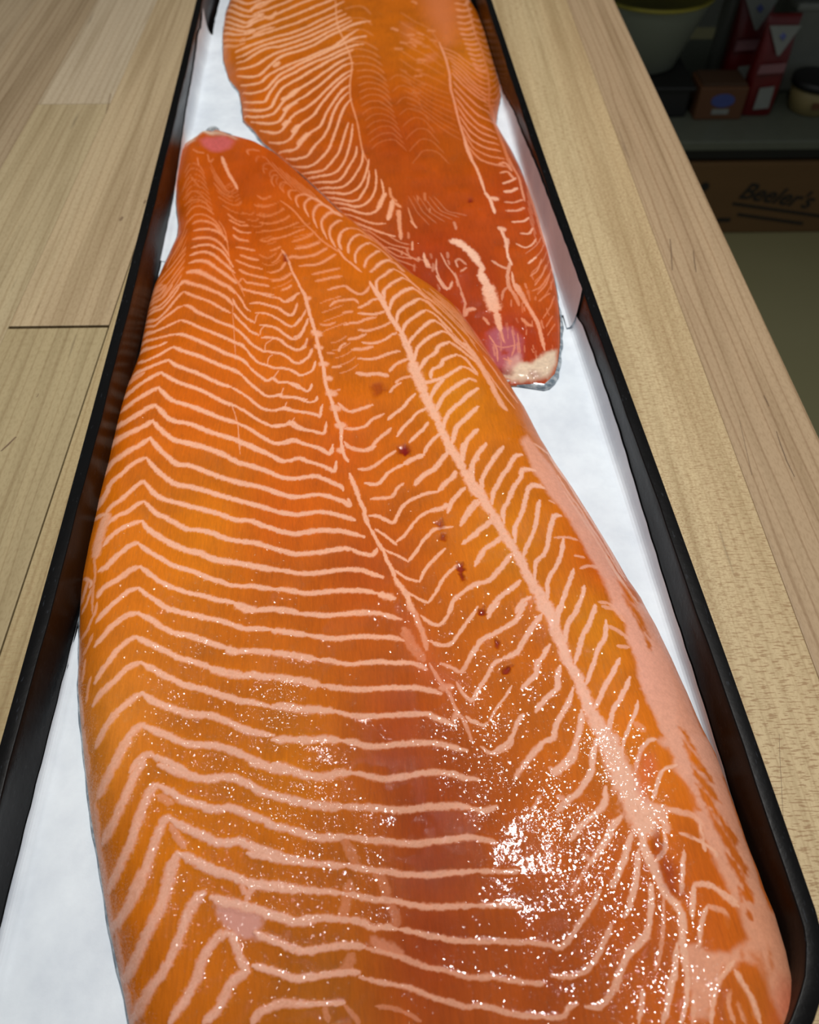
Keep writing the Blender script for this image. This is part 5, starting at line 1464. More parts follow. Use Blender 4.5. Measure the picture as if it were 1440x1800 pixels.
0.8 578 7069 373 615 7040 372 655 7055 314 701 7129 251
0.8 588 6976 360 622 6944 375 661 6956 320 704 7022 255
0.8 598 6886 339 630 6851 360 666 6856 316 708 6919 253
0.8 607 6796 332 637 6758 350 671 6761 312 711 6818 254
0.8 616 6707 303 644 6669 337 676 6665 320 715 6720 266
0.8 626 6622 278 651 6579 313 681 6573 305 718 6623 263
0.8 635 6537 281 658 6496 308 686 6487 296 723 6536 251
0.7 635 6537 209 660 6491 242 692 6477 275 731 6498 276
0.7 640 6434 220 665 6397 240 697 6392 242 734 6420 227
0.7 645 6334 246 671 6312 243 702 6317 203 738 6353 162
0.7 651 6246 271 677 6233 241 708 6251 188 743 6293 147
0.7 657 6161 256 683 6160 209 714 6188 152 748 6239 119
0.7 664 6082 213 690 6093 172 721 6133 120 754 6192 92
0.7 671 6007 172 698 6026 138 728 6078 103 761 6148 86
0.7 681 7512 337 710 7530 269 746 7608 211 804 7891 195
0.7 690 7386 361 718 7399 281 753 7462 202 811 7746 175
0.7 699 7266 364 727 7276 283 761 7336 202 818 7604 175
0.7 708 7146 386 735 7154 296 769 7213 208 825 7466 180
0.7 717 7029 373 744 7037 292 776 7090 208 832 7331 179
0.7 725 6917 399 752 6923 313 784 6975 216 839 7199 180
0.7 734 6808 401 760 6812 315 792 6861 217 845 7071 180
0.7 742 6765 429 765 6757 260 805 6867 162 854 7043 152
0.7 738 6625 298 765 6636 192 804 6756 130 852 6950 124
0.7 735 6503 174 766 6535 129 803 6645 105 849 6857 112
0.7 733 6390 121 768 6442 103 801 6549 98 847 6767 113
0.7 734 6299 102 770 6362 91 801 6467 85 845 6678 82
0.7 735 6213 86 773 6298 86 801 6389 85 840 6570 77
0.7 736 6134 84 777 6238 85 805 6339 86 840 6505 85
0.3 88 7612 155 146 7520 152 203 7430 144 262 7348 135 316 7261 119 352 7134 107 384 7004 106
0.3 83 7425 138 140 7332 147 197 7242 149 255 7165 137 311 7081 121 352 6965 109 391 6847 104
0.3 78 7244 134 135 7151 142 191 7061 149 250 6985 145 306 6908 130 352 6802 122 397 6698 121
0.3 74 7070 126 130 6976 130 186 6885 142 245 6811 143 302 6736 133 353 6644 124 403 6551 118
0.3 70 6904 120 126 6806 122 181 6714 131 241 6641 142 299 6570 143 354 6489 135 408 6411 126
0.3 66 6738 119 114 6658 118 161 6577 121 211 6506 130 263 6448 141 314 6385 145 364 6328 145 414 6269 144
0.3 62 6582 114 110 6499 114 157 6414 122 208 6347 135 261 6287 145 313 6229 145 366 6182 143 419 6135 148
0.25 62 6582 114 110 6499 114 157 6414 122 208 6347 135 261 6287 145 313 6229 145 366 6182 143 419 6135 148
0.25 70 6485 126 119 6407 122 168 6327 123 218 6257 127 269 6193 135 321 6133 139 374 6084 138 426 6033 142
0.25 77 6390 129 129 6318 123 179 6242 122 228 6167 123 278 6101 127 328 6039 127 381 5987 131 433 5938 141
0.25 85 6297 134 138 6228 128 189 6158 121 237 6081 123 286 6011 127 336 5951 124 388 5899 123 439 5848 124
0.25 93 6206 136 147 6141 129 199 6073 117 247 5997 111 294 5928 113 344 5865 117 395 5810 120 446 5759 121
0.25 100 6116 139 155 6057 132 209 5995 117 256 5918 109 303 5845 110 352 5782 118 402 5725 123 452 5669 120
0.25 107 6028 139 164 5976 126 218 5917 114 265 5841 107 311 5767 107 359 5699 111 409 5642 116 459 5584 123
0.25 114 5944 131 165 5904 130 215 5860 123 257 5797 110 296 5727 102 335 5660 108 379 5604 116 422 5551 114 465 5500 110
0.22 -15 6399 150 40 6472 163 97 6422 139 140 6320 106 172 6199 92
0.22 7 6204 138 62 6285 150 123 6251 131 169 6153 106 203 6035 98
0.22 29 6017 122 83 6105 136 147 6085 134 196 5994 111 233 5883 93
0.22 50 5846 121 104 5933 136 170 5930 128 223 5848 107 263 5740 98
0.22 71 5682 101 113 5758 125 163 5802 146 220 5770 128 257 5688 100 291 5601 90
0.22 91 5525 96 133 5604 118 183 5660 135 242 5634 122 282 5551 103 319 5465 99
0.22 110 5371 95 153 5457 108 202 5523 130 264 5500 125 307 5419 100 346 5333 90
0.22 128 5223 86 164 5298 98 201 5371 123 252 5379 137 302 5349 122 338 5277 101 373 5205 91
0.25 93 4849 81 119 4762 79 146 4679 78 181 4606 79 217 4538 80
0.25 125 4847 82 154 4762 83 183 4679 85 222 4614 87 263 4551 91
0.25 158 4844 82 189 4761 80 220 4680 82 264 4621 87 309 4566 89
0.25 190 4842 84 223 4757 84 258 4678 91 306 4627 98 356 4579 104
0.25 223 4840 80 258 4755 82 296 4678 93 349 4634 108 402 4594 114
0.25 255 4837 83 294 4753 89 334 4675 99 391 4641 110 449 4609 109
0.3 878 5084 179 876 4974 143 877 4875 120 878 4785 116
0.3 862 4931 112 864 4833 106 868 4744 102 871 4656 100
0.3 852 4812 99 856 4718 97 861 4626 94 866 4537 93
0.3 844 4707 90 850 4611 90 855 4516 89 861 4425 89
0.3 837 4609 86 844 4509 86 850 4412 86 856 4316 85
0.4 775 4213 75 819 4262 71 864 4338 63 903 4453 58
0.4 782 4121 72 825 4175 70 869 4255 64 910 4377 58
0.4 789 4030 70 832 4089 67 875 4176 61 916 4302 55
0.4 795 3941 72 838 4006 66 881 4099 58 923 4229 52
0.4 801 3854 68 844 3925 63 887 4024 57 932 4167 52
0.4 807 3769 66 851 3847 62 893 3950 61 939 4096 65
"""


def vnoise(X, Y, s, seed):
    """smooth value noise on mm coordinates, -1..1"""
    rs = np.random.RandomState(seed); T = rs.rand(256, 256) * 2 - 1
    x, y = X / s, Y / s; xi, yi = np.floor(x).astype(int), np.floor(y).astype(int)
    fx, fy = x - xi, y - yi; fx = fx * fx * (3 - 2 * fx); fy = fy * fy * (3 - 2 * fy)
    g = lambda a, c: T[a % 256, c % 256]
    return (g(xi, yi) * (1 - fx) + g(xi + 1, yi) * fx) * (1 - fy) + (g(xi, yi + 1) * (1 - fx) + g(xi + 1, yi + 1) * fx) * fy

def smoothstep(a, b, x): t = np.clip((x - a) / (b - a), 0, 1); return t * t * (3 - 2 * t)

def catmull(p, n):
    """p: k x 3 points (x, y, width) -> finer polyline"""
    if len(p) < 3: return np.array([p[0] + (p[-1] - p[0]) * t for t in np.linspace(0, 1, n + 1)])
    q = np.vstack([2 * p[0] - p[1], p, 2 * p[-1] - p[-2]]); out = []
    for i in range(1, len(q) - 2):
        a, b_, c, d = q[i - 1:i + 3]
        for t in np.arange(n) / n:
            out.append(.5 * ((2 * b_) + (-a + c) * t + (2 * a - 5 * b_ + 4 * c - d) * t * t + (-a + 3 * b_ - 3 * c + d) * t ** 3))
    out.append(p[-1]); return np.array(out)

def idw(X, Y, pts, p=2.6, sc=1.6):
    acc = np.zeros(X.shape + (3,)); ws = np.zeros(X.shape)
    for x, y, r, g, b_ in pts:
        w = 1. / (((X - x) ** 2 + ((Y - y) / sc) ** 2) + 60.) ** (p / 2)
        acc += w[..., None] * np.array(lin(r, g, b_)[:3]); ws += w
    return acc / ws[..., None]

def poly_sd(X, Y, P):
    """signed distance (mm, negative inside)"""
    d = np.full(X.shape, 1e9); ins = np.zeros(X.shape, bool); m = len(P)
    for i in range(m):
        ax, ay = P[i]; bx, by = P[(i + 1) % m]; ex, ey = bx - ax, by - ay
        t = np.clip(((X - ax) * ex + (Y - ay) * ey) / max(ex * ex + ey * ey, 1e-9), 0, 1)
        d = np.minimum(d, (X - ax - t * ex) ** 2 + (Y - ay - t * ey) ** 2)
        c = ((ay > Y) != (by > Y)) & (X < (bx - ax) * (Y - ay) / ((by - ay) if abs(by - ay) > 1e-9 else 1e-9) + ax)
        ins ^= c
    d = np.sqrt(d); return np.where(ins, -d, d)

PATCH = dict(F=lin(224, 164, 134)[:3], K=lin(206, 98, 96)[:3], K2=lin(208, 150, 138)[:3], K3=lin(214, 100, 66)[:3], K4=lin(178, 98, 112)[:3],
             C=lin(226, 204, 176)[:3], X=lin(128, 20, 6)[:3], H=lin(216, 122, 72)[:3], G=lin(150, 165, 175)[:3])

def flesh_mesh(name, fil, nc, nr, lines, cols, fats, patches, relief, zc, seed, moist, fold=0.):
    # finer rows near the eater's end, coarser far away
    a = fil.y0 + .05; e = fil.y1 - .05
    q = np.linspace(0, 1, nr)
    ra, re = 1 / (a + zc), 1 / (e + zc)
    Yr = 1 / (ra + (re - ra) * q) - zc
    U = np.linspace(0, 1, nc); U = U + .0 * U
    xl, xr = fil.xl(Yr), fil.xr(Yr)
    X = xl[:, None] + (xr - xl)[:, None] * U[None, :]; Y = np.repeat(Yr[:, None], nc, 1)
    X[:, 0] += .01; X[:, -1] -= .01
    H = fil.h(X, Y)
    n1 = vnoise(X, Y, 1.1, seed); n2 = vnoise(X, Y, .45, seed + 1); n3 = vnoise(X, Y, 9, seed + 2); n4 = vnoise(X, Y, 24, seed + 3); n5 = vnoise(X, Y, 3.2, seed + 9)
    M = np.zeros(X.shape); soft = np.zeros(X.shape)
    for ln in lines.strip().splitlines():
        v = [float(t) for t in ln.split()]; al = v[0]
        p = np.array(v[1:]).reshape(-1, 3) / np.array([10., 10., 100.])
        p = catmull(p, 4); p[:, 2] = np.maximum(p[:, 2], .22)
        for i in range(len(p) - 1):
            (x0, y0, w0), (x1, y1, w1) = p[i], p[i + 1]
            R = max(w0, w1) * 1.15 + .5
            ya, yb = min(y0, y1) - R, max(y0, y1) + R
            r0, r1 = np.searchsorted(Yr, ya), np.searchsorted(Yr, yb)
            if r1 <= r0: continue
            rr = slice(r0, r1)
            wl = (xr - xl)[rr]; 
            ca = ((min(x0, x1) - R - xl[rr]) / wl).min(); cb = ((max(x0, x1) + R - xl[rr]) / wl).max()
            c0, c1 = max(0, int(ca * nc)), min(nc, int(cb * nc) + 2)
            if c1 <= c0: continue
            cc = slice(c0, c1); x, y = X[rr, cc], Y[rr, cc]; ex, ey = x1 - x0, y1 - y0
            t = np.clip(((x - x0) * ex + (y - y0) * ey) / max(ex * ex + ey * ey, 1e-9), 0, 1)
            d = np.hypot(x - x0 - t * ex, y - y0 - t * ey); hw = (w0 + (w1 - w0) * t) * .5
            u_ = (i + t) / (len(p) - 1); hw = hw * (.55 + .45 * smoothstep(0, .10, np.minimum(u_, 1 - u_)))
            dn = (d + .10 * n1[rr, cc] + .05 * n2[rr, cc]) / hw + .16 * n1[rr, cc] + .14 * n2[rr, cc] + .12 * n5[rr, cc]
            M[rr, cc] = np.maximum(M[rr, cc], al * (1 - smoothstep(.60, 1.30, dn)))
            soft[rr, cc] = np.maximum(soft[rr, cc], al * (1 - smoothstep(.2, 2.0, dn)))
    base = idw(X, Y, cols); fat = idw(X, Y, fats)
    # muscle fibre streaks between the fat lines
    fib = vnoise(X * 2.2 + Y * .25, Y * .22, .55, seed + 5) * .5 + vnoise(X * 1.1, Y * .12, .8, seed + 6) * .5
    fib = fib + .5 * vnoise(X * 3.4 + Y * .5, Y * .3, .5, seed + 8)
    M = np.clip(M * (1 + .10 * n2 + .08 * n5), 0, 1)
    base = base * np.array([.90, 1.02, .40])
    base = base * (1 + .13 * fib + .10 * n3 + .07 * n4)[..., None]
    # flesh is a touch yellower right beside each fat line
    halo = (soft * (1 - M))[..., None]
    base = base * (1 + halo * np.array([.10, .30, .10]))
    fat = fat * (1.10 + .06 * n1 + .06 * n2)[..., None]
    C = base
    for cid, al, bl, *pp in patches:                       # sheets of fat under the lines
        if cid not in ('F', 'K2', 'H', 'K4'): continue
        P = np.array(pp, float).reshape(-1, 2) / 10
        k_ = al * (1 - smoothstep(-bl, bl, poly_sd(X, Y, P) + .5 * n1 + .35 * n3)); k_ = k_ * (1 + .05 * fib)
        src = fat * np.array([.93, .92, .95]) if cid == 'F' else np.array(PATCH[cid])
        C = C * (1 - k_[..., None]) + src * k_[..., None]
    core = (smoothstep(.55, .98, soft) * M)[..., None] * .45          # the middle of each fat line is paler
    fatc = fat * (1 - core) + (fat * .45 + .50 * np.array(lin(246, 214, 190)[:3])) * core
    C = C * (1 - M[..., None]) + fatc * M[..., None]
    for cid, al, bl, *pp in patches:
        if cid in ('F', 'K2', 'H', 'K4'): continue
        P = np.array(pp, float).reshape(-1, 2) / 10
        k_ = al * (1 - smoothstep(-bl * 1.4, bl * 1.4, poly_sd(X, Y, P) + .5 * n1 + .5 * n5 + .25 * n3))[..., None]
        src = base if cid == 'O' else np.array(PATCH[cid]) * (1 + .12 * n1)[..., None]
        if cid == 'O': k_ = k_ * (1 - .0 * M[..., None])
        C = C * (1 - k_) + src * k_
        if cid == 'X': H = H - k_[..., 0] * .9
    # pale rim where the belly membrane and skin show
    de = np.minimum((X - xl[:, None]), (xr[:, None] - X))
    rimk = (.45 * (1 - smoothstep(.2, 1.6, de)))[..., None]
    C = C * (1 - rimk) + fat * rimk
    rel = relief(X, Y)
    if fold: H = H + fold * smoothstep(300, 400, Y) * np.cos(2 * math.pi * (2.4 * U[None, :] - .45)) * np.clip(de / 10, 0, 1)
    H = H + (soft * rel) + .22 * n3 + .5 * n4 * np.clip(de / 12, 0, 1) + .018 * n1
    H = np.maximum(H, 3.2)
    V = np.stack([X, Y, H], -1).reshape(-1, 3) / 1e3
    # skirt down to the skin
    idx = np.arange(nr * nc).reshape(nr, nc)
    f = np.stack([idx[:-1, :-1], idx[:-1, 1:], idx[1:, 1:], idx[1:, :-1]], -1).reshape(-1, 4)
    edge = np.concatenate([idx[0, :], idx[1:, -1], idx[-1, -2::-1], idx[-2:0:-1, 0]])
    SV = V[edge].copy(); SV[:, 2] = .0031; s0 = len(V); V = np.vstack([V, SV]); m = len(edge)
    j = np.arange(m); jn = (j + 1) % m
    f = np.vstack([f, np.stack([edge[jn], edge[j], s0 + j, s0 + jn], -1)])
    Cs = np.array(lin(196, 160, 140)[:3])[None].repeat(m, 0)
    C = np.vstack([C.reshape(-1, 3), Cs])
    me = bpy.data.meshes.new(name)
    me.vertices.add(len(V)); me.vertices.foreach_set('co', V.astype(np.float32).ravel())
    me.loops.add(f.size); me.loops.foreach_set('vertex_index', f.astype(np.int32).ravel())
    me.polygons.add(len(f)); me.polygons.foreach_set('loop_start', np.arange(0, f.size, 4, dtype=np.int32))
    me.update(calc_edges=True)
    me.polygons.foreach_set('use_smooth', np.ones(len(f), bool))
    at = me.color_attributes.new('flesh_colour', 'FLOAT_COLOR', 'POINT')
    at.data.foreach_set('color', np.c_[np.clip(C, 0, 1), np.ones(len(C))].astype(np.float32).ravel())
    wa = me.attributes.new('fat', 'FLOAT', 'POINT')
    wa.data.foreach_set('value', np.r_[M.ravel(), np.zeros(m)].astype(np.float32))
    acc = np.zeros(X.shape); ws = np.zeros(X.shape)          # where the surface is grainy with moisture, where it is a smooth film
    for x, y, v_ in moist:
        w_ = 1. / ((X - x) ** 2 + ((Y - y) / 1.3) ** 2 + 8.) ** 1.9
        acc += w_ * v_ / 100.; ws += w_
    ma = me.attributes.new('moisture', 'FLOAT', 'POINT')
    ma.data.foreach_set('value', np.r_[(acc / ws).ravel(), np.zeros(m)].astype(np.float32))
    o = bpy.data.objects.new(name, me); COL.objects.link(o); me.materials.append(flesh_mat)
    return o

ft = NT('salmon_flesh')
ca = ft.n('ShaderNodeVertexColor', layer_name='flesh_colour'); fa = ft.n('ShaderNodeAttribute', attribute_name='fat')
sp = ft.noise(ft.coords(scale=(2100, 2100, 2100)), 1, 2, .6)
spb = ft.noise(ft.coords(scale=(800, 800, 800)), 1, 3, .6)
wet = ft.ramp(ft.noise(ft.coords(scale=(30, 30, 30)), 1, 3, .6), [(.40, (.0, .0, .0)), (.60, (1, 1, 1))])
drop = ft.math('MULTIPLY', ft.ramp(sp, [(.56, (0, 0, 0)), (.68, (1, 1, 1))]), wet)   # beads of moisture
nb0 = ft.bump(spb, .13, .00022)
wet2 = ft.ramp(ft.noise(ft.coords(scale=(55, 55, 55), loc=(3, 1, 0)), 1, 3, .6), [(.46, (.12, .12, .12)), (.62, (1, 1, 1))])
bead = ft.math('MULTIPLY', ft.ramp(ft.noise(ft.coords(scale=(950, 950, 950), loc=(7, 2, 0)), 1, 2, .6), [(.64, (0, 0, 0)), (.74, (1, 1, 1))]), wet2)
nb1 = ft.bump(drop, .9, .00015, nb0)
nb2 = ft.bump(bead, 1., .00042, nb1)
# wet grain: every small cell of the moist surface is tilted a little, a few of them a lot
vo = ft.n('ShaderNodeTexVoronoi', feature='F1'); vo.inputs['Scale'].default_value = 2100
ft.l(ft.coords(), vo.inputs['Vector'])
wn = ft.n('ShaderNodeTexWhiteNoise', noise_dimensions='3D'); ft.l(vo.outputs['Position'], wn.inputs['Vector'])
moist = ft.n('ShaderNodeAttribute', attribute_name='moisture')
amp = ft.math('ADD', ft.math('MULTIPLY', ft.math('POWER', wn.outputs['Value'], 5.), ft.math('ADD', ft.math('MULTIPLY', wet, .7), .3)), .11)
amp = ft.math('ADD', ft.math('MULTIPLY', amp, moist.outputs['Fac']), .012)
off = ft.n('ShaderNodeVectorMath', operation='SUBTRACT'); ft.l(vo.outputs['Color'], off.inputs[0]); off.inputs[1].default_value = (.5, .5, .5)
osc = ft.n('ShaderNodeVectorMath', operation='SCALE'); ft.l(off.outputs[0], osc.inputs[0]); ft.l(amp, osc.inputs['Scale'])
ad = ft.n('ShaderNodeVectorMath', operation='ADD'); ft.l(nb2, ad.inputs[0]); ft.l(osc.outputs[0], ad.inputs[1])
nz = ft.n('ShaderNodeVectorMath', operation='NORMALIZE'); ft.l(ad.outputs[0], nz.inputs[0]); nb = nz.outputs[0]
flesh_mat = ft.set(Base_Color=ca.outputs[0], Roughness=.6, Normal=nb0, Specular_IOR_Level=.08, Coat_Weight=.42, Coat_Roughness=.06)
ft.l(nb, ft.b.inputs['Coat Normal'])

def skin_plate(name, fil, off, m, parent, wav=.3):
    ys = np.linspace(fil.y0, fil.y1, 150); L = np.c_[fil.xl(ys), ys]; R = np.c_[fil.xr(ys), ys]
    P = np.vstack([R, L[::-1]]); nn_ = -normals(P)
    b = bmesh.new(); ring = []
    for i, (p, q) in enumerate(zip(P, nn_)):
        o_ = off(p[0], p[1]) + wav * math.sin(i * 1.7) * .5 + wav * .5 * math.sin(i * .61)
        c = (p[0] + q[0] * o_, p[1] + q[1] * o_)
        ring.append((c, p))
    top = [b.verts.new((c[0] / 1e3, c[1] / 1e3, .0042)) for c, p in ring]
    inn = [b.verts.new((p[0] / 1e3, p[1] / 1e3, .0050)) for c, p in ring]
    bot = [b.verts.new((c[0] / 1e3, c[1] / 1e3, .0030)) for c, p in ring]
    k_ = len(ring)
    for i in range(k_):
        j = (i + 1) % k_
        b.faces.new((top[i], top[j], inn[j], inn[i])); b.faces.new((bot[i], bot[j], top[j], top[i]))
    fb = b.faces.new(bot[::-1]); bmesh.ops.triangulate(b, faces=[fb])
    o = add_bm(name, b, m, parent, smooth=True); return o
sk = NT('silver_skin'); sn_ = sk.noise(sk.coords(scale=(300, 300, 300)), 1, 3, .6)
skin_mat = sk.set(Base_Color=sk.ramp(sn_, [(.4, lin(120, 136, 148)), (.6, lin(196, 204, 208))]), Roughness=.28, Metallic=.25, Normal=sk.bump(sn_, .4, .0004))

front = Fillet(FRONT_OUT[0], FRONT_OUT[1], **FRONT_P)
rear = Fillet(REAR_OUT[0], REAR_OUT[1], **REAR_P)
def rel_front(X, Y):
    near = 1 - smoothstep(60, 190, Y)
    left = 1 - smoothstep(-70, -10, X)
    return .05 + .42 * near * left + .03 * near
def rel_rear(X, Y): return .08 + 0 * X
t1 = thing('salmon_fillet', 'large raw salmon fillet filling the near end of the tray, tail at upper left', 'fish', (-.01, .25, .003))
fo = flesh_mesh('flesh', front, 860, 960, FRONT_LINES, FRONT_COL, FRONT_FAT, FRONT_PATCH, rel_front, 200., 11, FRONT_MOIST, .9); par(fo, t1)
def offF(x, y):
    t = max(0, (y - (front.y1 - 16)) / 16)
    return .35 + (.5 if x < 0 and y < 200 else 0) + 1.6 * t
sp_ = skin_plate('skin', front, offF, skin_mat, None); par(sp_, t1)
t2 = thing('salmon_fillet', 'smaller raw salmon fillet at the far end, tail pointing toward the camera', 'fish', (-.02, .55, .003))
ro = flesh_mesh('flesh', rear, 520, 560, REAR_LINES, REAR_COL, REAR_FAT, REAR_PATCH, rel_rear, 160., 31, REAR_MOIST); par(ro, t2)
def offR(x, y):
    t = max(0, 1 - (y - rear.y0) / 14.); r = max(0, 1 - abs(y - 345) / 60.) if x > 60 else 0
    return .3 + 2.3 * t + 1.5 * r
sr = skin_plate('skin', rear, offR, skin_mat, None, .7); par(sr, t2)

# curled translucent fin scrap at the tail of the near fillet
sc = NT('fin_membrane'); fin_mat = sc.set(Base_Color=lin(176, 182, 184), Roughness=.15, Transmission_Weight=.5, IOR=1.35)
b = bmesh.new(); m_ = 22; tip = ((front.l[-1] + front.r[-1]) / 2)
ra = []
for q in range(m_ + 1):
    a = math.pi * q / m_
    cx, cy = tip[0] + 1.5 + 5.4 * math.cos(a), tip[1] - 1.5 + 7.5 * math.sin(a)
    z = 4.2 + 1.4 * math.sin(a)
    ra.append((b.verts.new((cx / 1e3, cy / 1e3, z / 1e3)), b.verts.new(((cx - 2.1 * math.cos(a)) / 1e3, (cy - 3.2 * math.sin(a)) / 1e3, (z + 1.2) / 1e3)), b.verts.new(((cx - 3.0 * math.cos(a)) / 1e3, (cy - 4.4 * math.sin(a)) / 1e3, (z - .6) / 1e3))))
for (a, c, e), (a2, c2, e2) in zip(ra, ra[1:]):
    b.faces.new((a, a2, c2, c)); b.faces.new((c, c2, e2, e))
par(add_bm('tail_fin', b, fin_mat, smooth=True), t1)

# ------------------------------------------------------------------ shelf unit behind, below table height
steel = plain('grey_steel', lin(88, 92, 78), .5); dark = plain('dark_plastic', lin(22, 22, 20), .5)
SHF = thing('shelf_unit', 'low grey metal shelving unit beyond the right table edge', 'shelf', (.95, 2.05, -.90))
par(add_bm('shelf_board', box_bm(.35, 1.75, 1.865, 2.45, -.672, -.65, .003), steel), SHF)
par(add_bm('shelf_board', box_bm(.35, 1.75, 1.865, 2.45, -.215, -.19, .003), steel), SHF)
par(add_bm('shelf_gap_shade', box_bm(.36, 1.74, 1.88, 1.90, -.70, -.672, .002), dark), SHF)  # dark strip standing in for the shaded gap beneath the board
for px in (.37, 1.73):
    for py in (1.885, 2.43):
        par(add_bm('post', box_bm(px - .018, px + .018, py - .018, py + .018, -.90, -.1, .003), steel), SHF)
# corrugated carton on the floor
card = NT('cardboard'); cv = card.noise(card.coords(scale=(8, 30, 30)), 1, 3); 
card_mat = card.set(Base_Color=card.mix(cv, lin(92, 66, 30), lin(104, 74, 36)), Roughness=.8)
ink = plain('brown_ink', lin(26, 22, 10), .8)
CT = thing('cardboard_box', 'brown cardboard carton with dark lettering on the floor under the shelf', 'box', (.98, 2.03, -.90))
b = box_bm(.66, 1.33, 1.88, 2.22, -.899, -.712, .003)
par(add_bm('carton_body', b, card_mat), CT)
par(add_bm('flap', box_bm(.665, 1.325, 1.884, 2.048, -.712, -.709, .001), card_mat), CT)
par(add_bm('flap', box_bm(.665, 1.325, 2.052, 2.216, -.712, -.709, .001), card_mat), CT)
def text(name, s_, size, loc, rot, m, parent, shear=0, ex=.0008, bold=0):
    c = bpy.data.curves.new(name, 'FONT'); c.body = s_; c.size = size; c.extrude = ex; c.shear = shear; c.offset = bold
    o = bpy.data.objects.new(name, c); COL.objects.link(o)
    me = bpy.data.meshes.new_from_object(o.evaluated_get(bpy.context.evaluated_depsgraph_get()))
    bpy.data.objects.remove(o); bpy.data.curves.remove(c)
    me.materials.append(m); o = bpy.data.objects.new(name, me); COL.objects.link(o); o.location = loc; o.rotation_euler = rot
    bpy.context.view_layer.update()
    par_ = parent; o.parent = par_; o.matrix_parent_inverse = Matrix.Translation(par_.location).inverted(); return o
R90 = math.radians(90)
text('lettering', "Beeler's", .060, (.857, 1.8795, -.800), (R90, math.radians(9.5), 0), ink, CT, .35, bold=.0009)
for x_, z_, l_ in ((.850, -.816, .25), (.872, -.846, .18)):
    o = add_bm('print_line', box_bm(0, l_, -.001, .001, -.0035, .0035), ink)
    o.location = (x_, 1.8795, z_); o.rotation_euler = (0, math.radians(9), 0); bpy.context.view_layer.update(); par(o, CT)
par(add_bm('print_mark', box_bm(.825, .858, 1.8785, 1.8805, -.866, -.856), ink), CT)
bq = lathe_bm([(.011, -.001), (.011, .001)], 20)
o = add_bm('print_dot', bq, ink); o.location = (.767, 1.8795, -.770); o.rotation_euler = (R90, 0, 0); bpy.context.view_layer.update(); par(o, CT)

SZ = -.65
def on_shelf(o, p): return par(o, p)
# translucent food tub on a black crate
tubm = NT('cloudy_tub'); tub_mat = tubm.set(Base_Color=lin(150, 156, 138), Roughness=.35, Transmission_Weight=.25, IOR=1.3)
crate = thing('black_crate', 'squat black crate under the cloudy tub on the shelf', 'crate', (.64, 2.07, SZ))
par(add_bm('crate_body', box_bm(.53, .712, 1.985, 2.26, SZ, SZ + .068, .006), dark), crate)
par(add_bm('crate_rim', box_bm(.523, .719, 1.978, 2.267, SZ + .064, SZ + .074, .003), dark), crate)
tub = thing('food_tub', 'tapered cloudy plastic tub with yellow rim at the left of the shelf', 'tub', (.610, 2.125, SZ + .075))
def put(o, x, y, z): o.location = (x, y, z); return o
o = add_bm('tub_body', lathe_bm([(.080, 0), (.086, .004), (.136, .150), (.139, .158), (.135, .158), (.083, .008), (.0001, .008)], 44), tub_mat, tub, True)
o = add_bm('tub_rim', lathe_bm([(.1385, .153), (.143, .155), (.143, .161), (.1355, .161), (.135, .156)], 44), plain('yellow_rim', lin(150, 140, 40), .5), tub, True)
o = add_bm('contents', lathe_bm([(.082, .010), (.112, .100), (.0001, .102)], 40), plain('dark_contents', lin(60, 60, 50), .5), tub, True)
# small carton with blue label
sb = thing('small_carton', 'small brown carton with a blue oval label beside the red bag', 'box', (.785, 2.02, SZ))
tan_m = plain('carton_brown', lin(92, 56, 26), .7); blue = plain('label_blue', lin(62, 74, 130), .5); whit = plain('label_white', lin(125, 128, 120), .6)
par(add_bm('carton_body', box_bm(.728, .842, 1.972, 2.06, SZ, SZ + .076, .003), tan_m), sb)
par(add_bm('carton_lid', box_bm(.733, .837, 1.977, 2.055, SZ + .076, SZ + .082, .002), plain('lid_brown', lin(70, 46, 24), .7)), sb)
o = add_bm('blue_label', lathe_bm([(.028, -.001), (.028, .001)], 30, 1, .55), blue); o.rotation_euler = (R90, 0, 0); o.location = (.787, 1.9715, SZ + .046); bpy.context.view_layer.update(); par(o, sb)
par(add_bm('white_label', box_bm(.767, .807, 1.9705, 1.9725, SZ + .014, SZ + .026), whit), sb)
# tall clear bottle behind
bt = thing('clear_bottle', 'tall dull clear plastic bottle behind the small carton', 'bottle', (.835, 2.20, SZ))
add_bm('bottle_body', lathe_bm([(.024, 0), (.026, .005), (.026, .17), (.020, .20), (.012, .215), (.012, .23), (.0001, .23)], 32), plain('bottle_grey', lin(120, 122, 112), .35), bt, True)
add_bm('bottle_cap', lathe_bm([(.014, .226), (.014, .248), (.0001, .249)], 24), whit, bt, True)
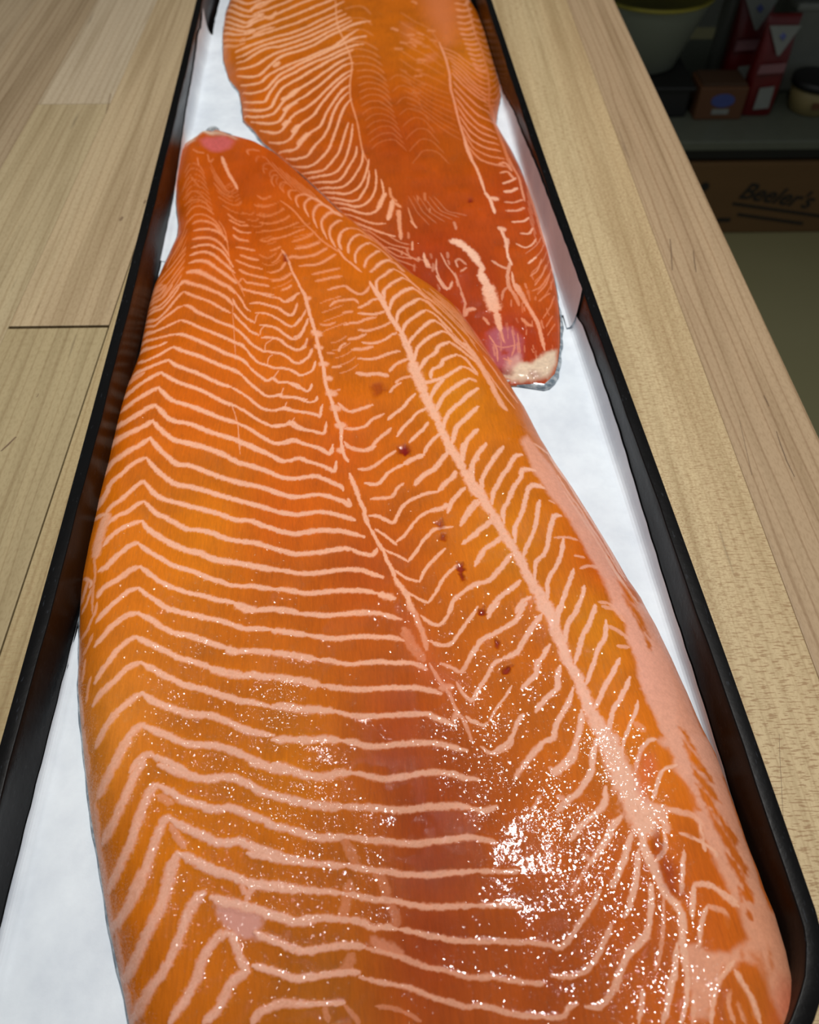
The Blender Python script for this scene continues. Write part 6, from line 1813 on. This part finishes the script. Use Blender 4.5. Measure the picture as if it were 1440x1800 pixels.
# red bags
redm = NT('red_bag'); rn = redm.noise(redm.coords(scale=(30, 30, 12)), 1, 3)
red_mat = redm.set(Base_Color=redm.mix(rn, lin(72, 5, 6), lin(112, 10, 9)), Roughness=.4, Normal=redm.bump(rn, .6, .004))
def red_bag(x, y, lean, lab, sc=1.):
    t = thing('red_bag', lab, 'bag', (x, y, SZ))
    w, d, h = .041 * sc, .026 * sc, .235 * sc
    prof_ = [(0, 1, 1), (.02, 1.04, 1.05), (.3, 1.02, 1.1), (.6, 1.0, .95), (.78, .95, .6), (.9, .98, .2), (1, 1.0, .06)]
    b = bmesh.new(); rings = []
    for u, a, c in prof_:
        rg = []
        for k_ in range(24):
            an = 2 * math.pi * k_ / 24; ex = abs(math.cos(an)) ** .5 * (1 if math.cos(an) > 0 else -1); ey = abs(math.sin(an)) ** .5 * (1 if math.sin(an) > 0 else -1)
            rg.append(b.verts.new((w * a * ex + lean * u * h, d * c * ey, u * h)))
        rings.append(rg)
    for a, c in zip(rings, rings[1:]):
        for k_ in range(24): b.faces.new((a[k_], a[(k_ + 1) % 24], c[(k_ + 1) % 24], c[k_]))
    b.faces.new(rings[0][::-1]); b.faces.new(rings[-1])
    add_bm('bag_body', b, red_mat, t, True)
    def quad(nm, pts, m, dy=-.0305):
        vs = [(px + lean * pz, dy * sc * (1.1 if pz < .16 * sc else (.95 if pz < .19 * sc else .55)) - .0015, pz) for px, pz in pts]
        k_ = len(vs); vs2 = vs + [(a, c + .001, e) for a, c, e in vs]
        fs = [tuple(range(k_)), tuple(range(2 * k_ - 1, k_ - 1, -1))] + [(i, i + k_, (i + 1) % k_ + k_, (i + 1) % k_) for i in range(k_)]
        return add(nm, vs2, fs, m, t)
    quad('white_triangle', [(-.038 * sc, .214 * sc), (-.002 * sc, .152 * sc), (.004 * sc, .152 * sc), (.040 * sc, .214 * sc)], whit, -.030)
    quad('blue_logo', [(-.012 * sc, .196 * sc), (.0, .186 * sc), (.012 * sc, .196 * sc), (.0, .204 * sc)], plain('logo_blue', lin(70, 80, 140), .5), -.034)
    quad('pale_print', [(-.036 * sc, .108 * sc), (.03 * sc, .112 * sc), (.03 * sc, .134 * sc), (-.034 * sc, .130 * sc)], plain('pale_pink', lin(130, 88, 90), .6), -.030)
    quad('white_label', [(-.015 * sc, .020 * sc), (.024 * sc, .024 * sc), (.020 * sc, .078 * sc), (-.016 * sc, .074 * sc)], whit, -.030)
    return t
red_bag(.884, 2.015, .03, 'upright dark red bag with a white triangle, front one on the shelf', .93)
red_bag(.862, 2.115, -.02, 'second dark red bag standing behind the front red bag', 1.05)
# grey bin and pale tub on the right
gb = thing('grey_bin', 'grey plastic bin at the far right of the shelf', 'bin', (1.06, 2.19, SZ))
add_bm('bin_body', box_bm(-.10, .16, -.08, .10, 0, .20, .012), plain('bin_grey', lin(120, 122, 112), .5), gb)
add_bm('bin_rim', box_bm(-.108, .168, -.088, .108, .19, .208, .006), plain('bin_rim_grey', lin(140, 142, 132), .5), gb)
pt = thing('pale_tub', 'short pale yellow tub with dark lid in front of the grey bin', 'tub', (1.028, 2.03, SZ))
add_bm('tub_body', lathe_bm([(.048, 0), (.052, .003), (.058, .062), (.0001, .062)], 36), plain('pale_yellow', lin(130, 116, 72), .6), pt, True)
add_bm('tub_lid', lathe_bm([(.061, .058), (.062, .072), (.050, .076), (.0001, .076)], 36), dark, pt, True)
add_bm('print_mark', box_bm(-.02, .008, -.0575, -.054, .022, .036), tan_m, pt)
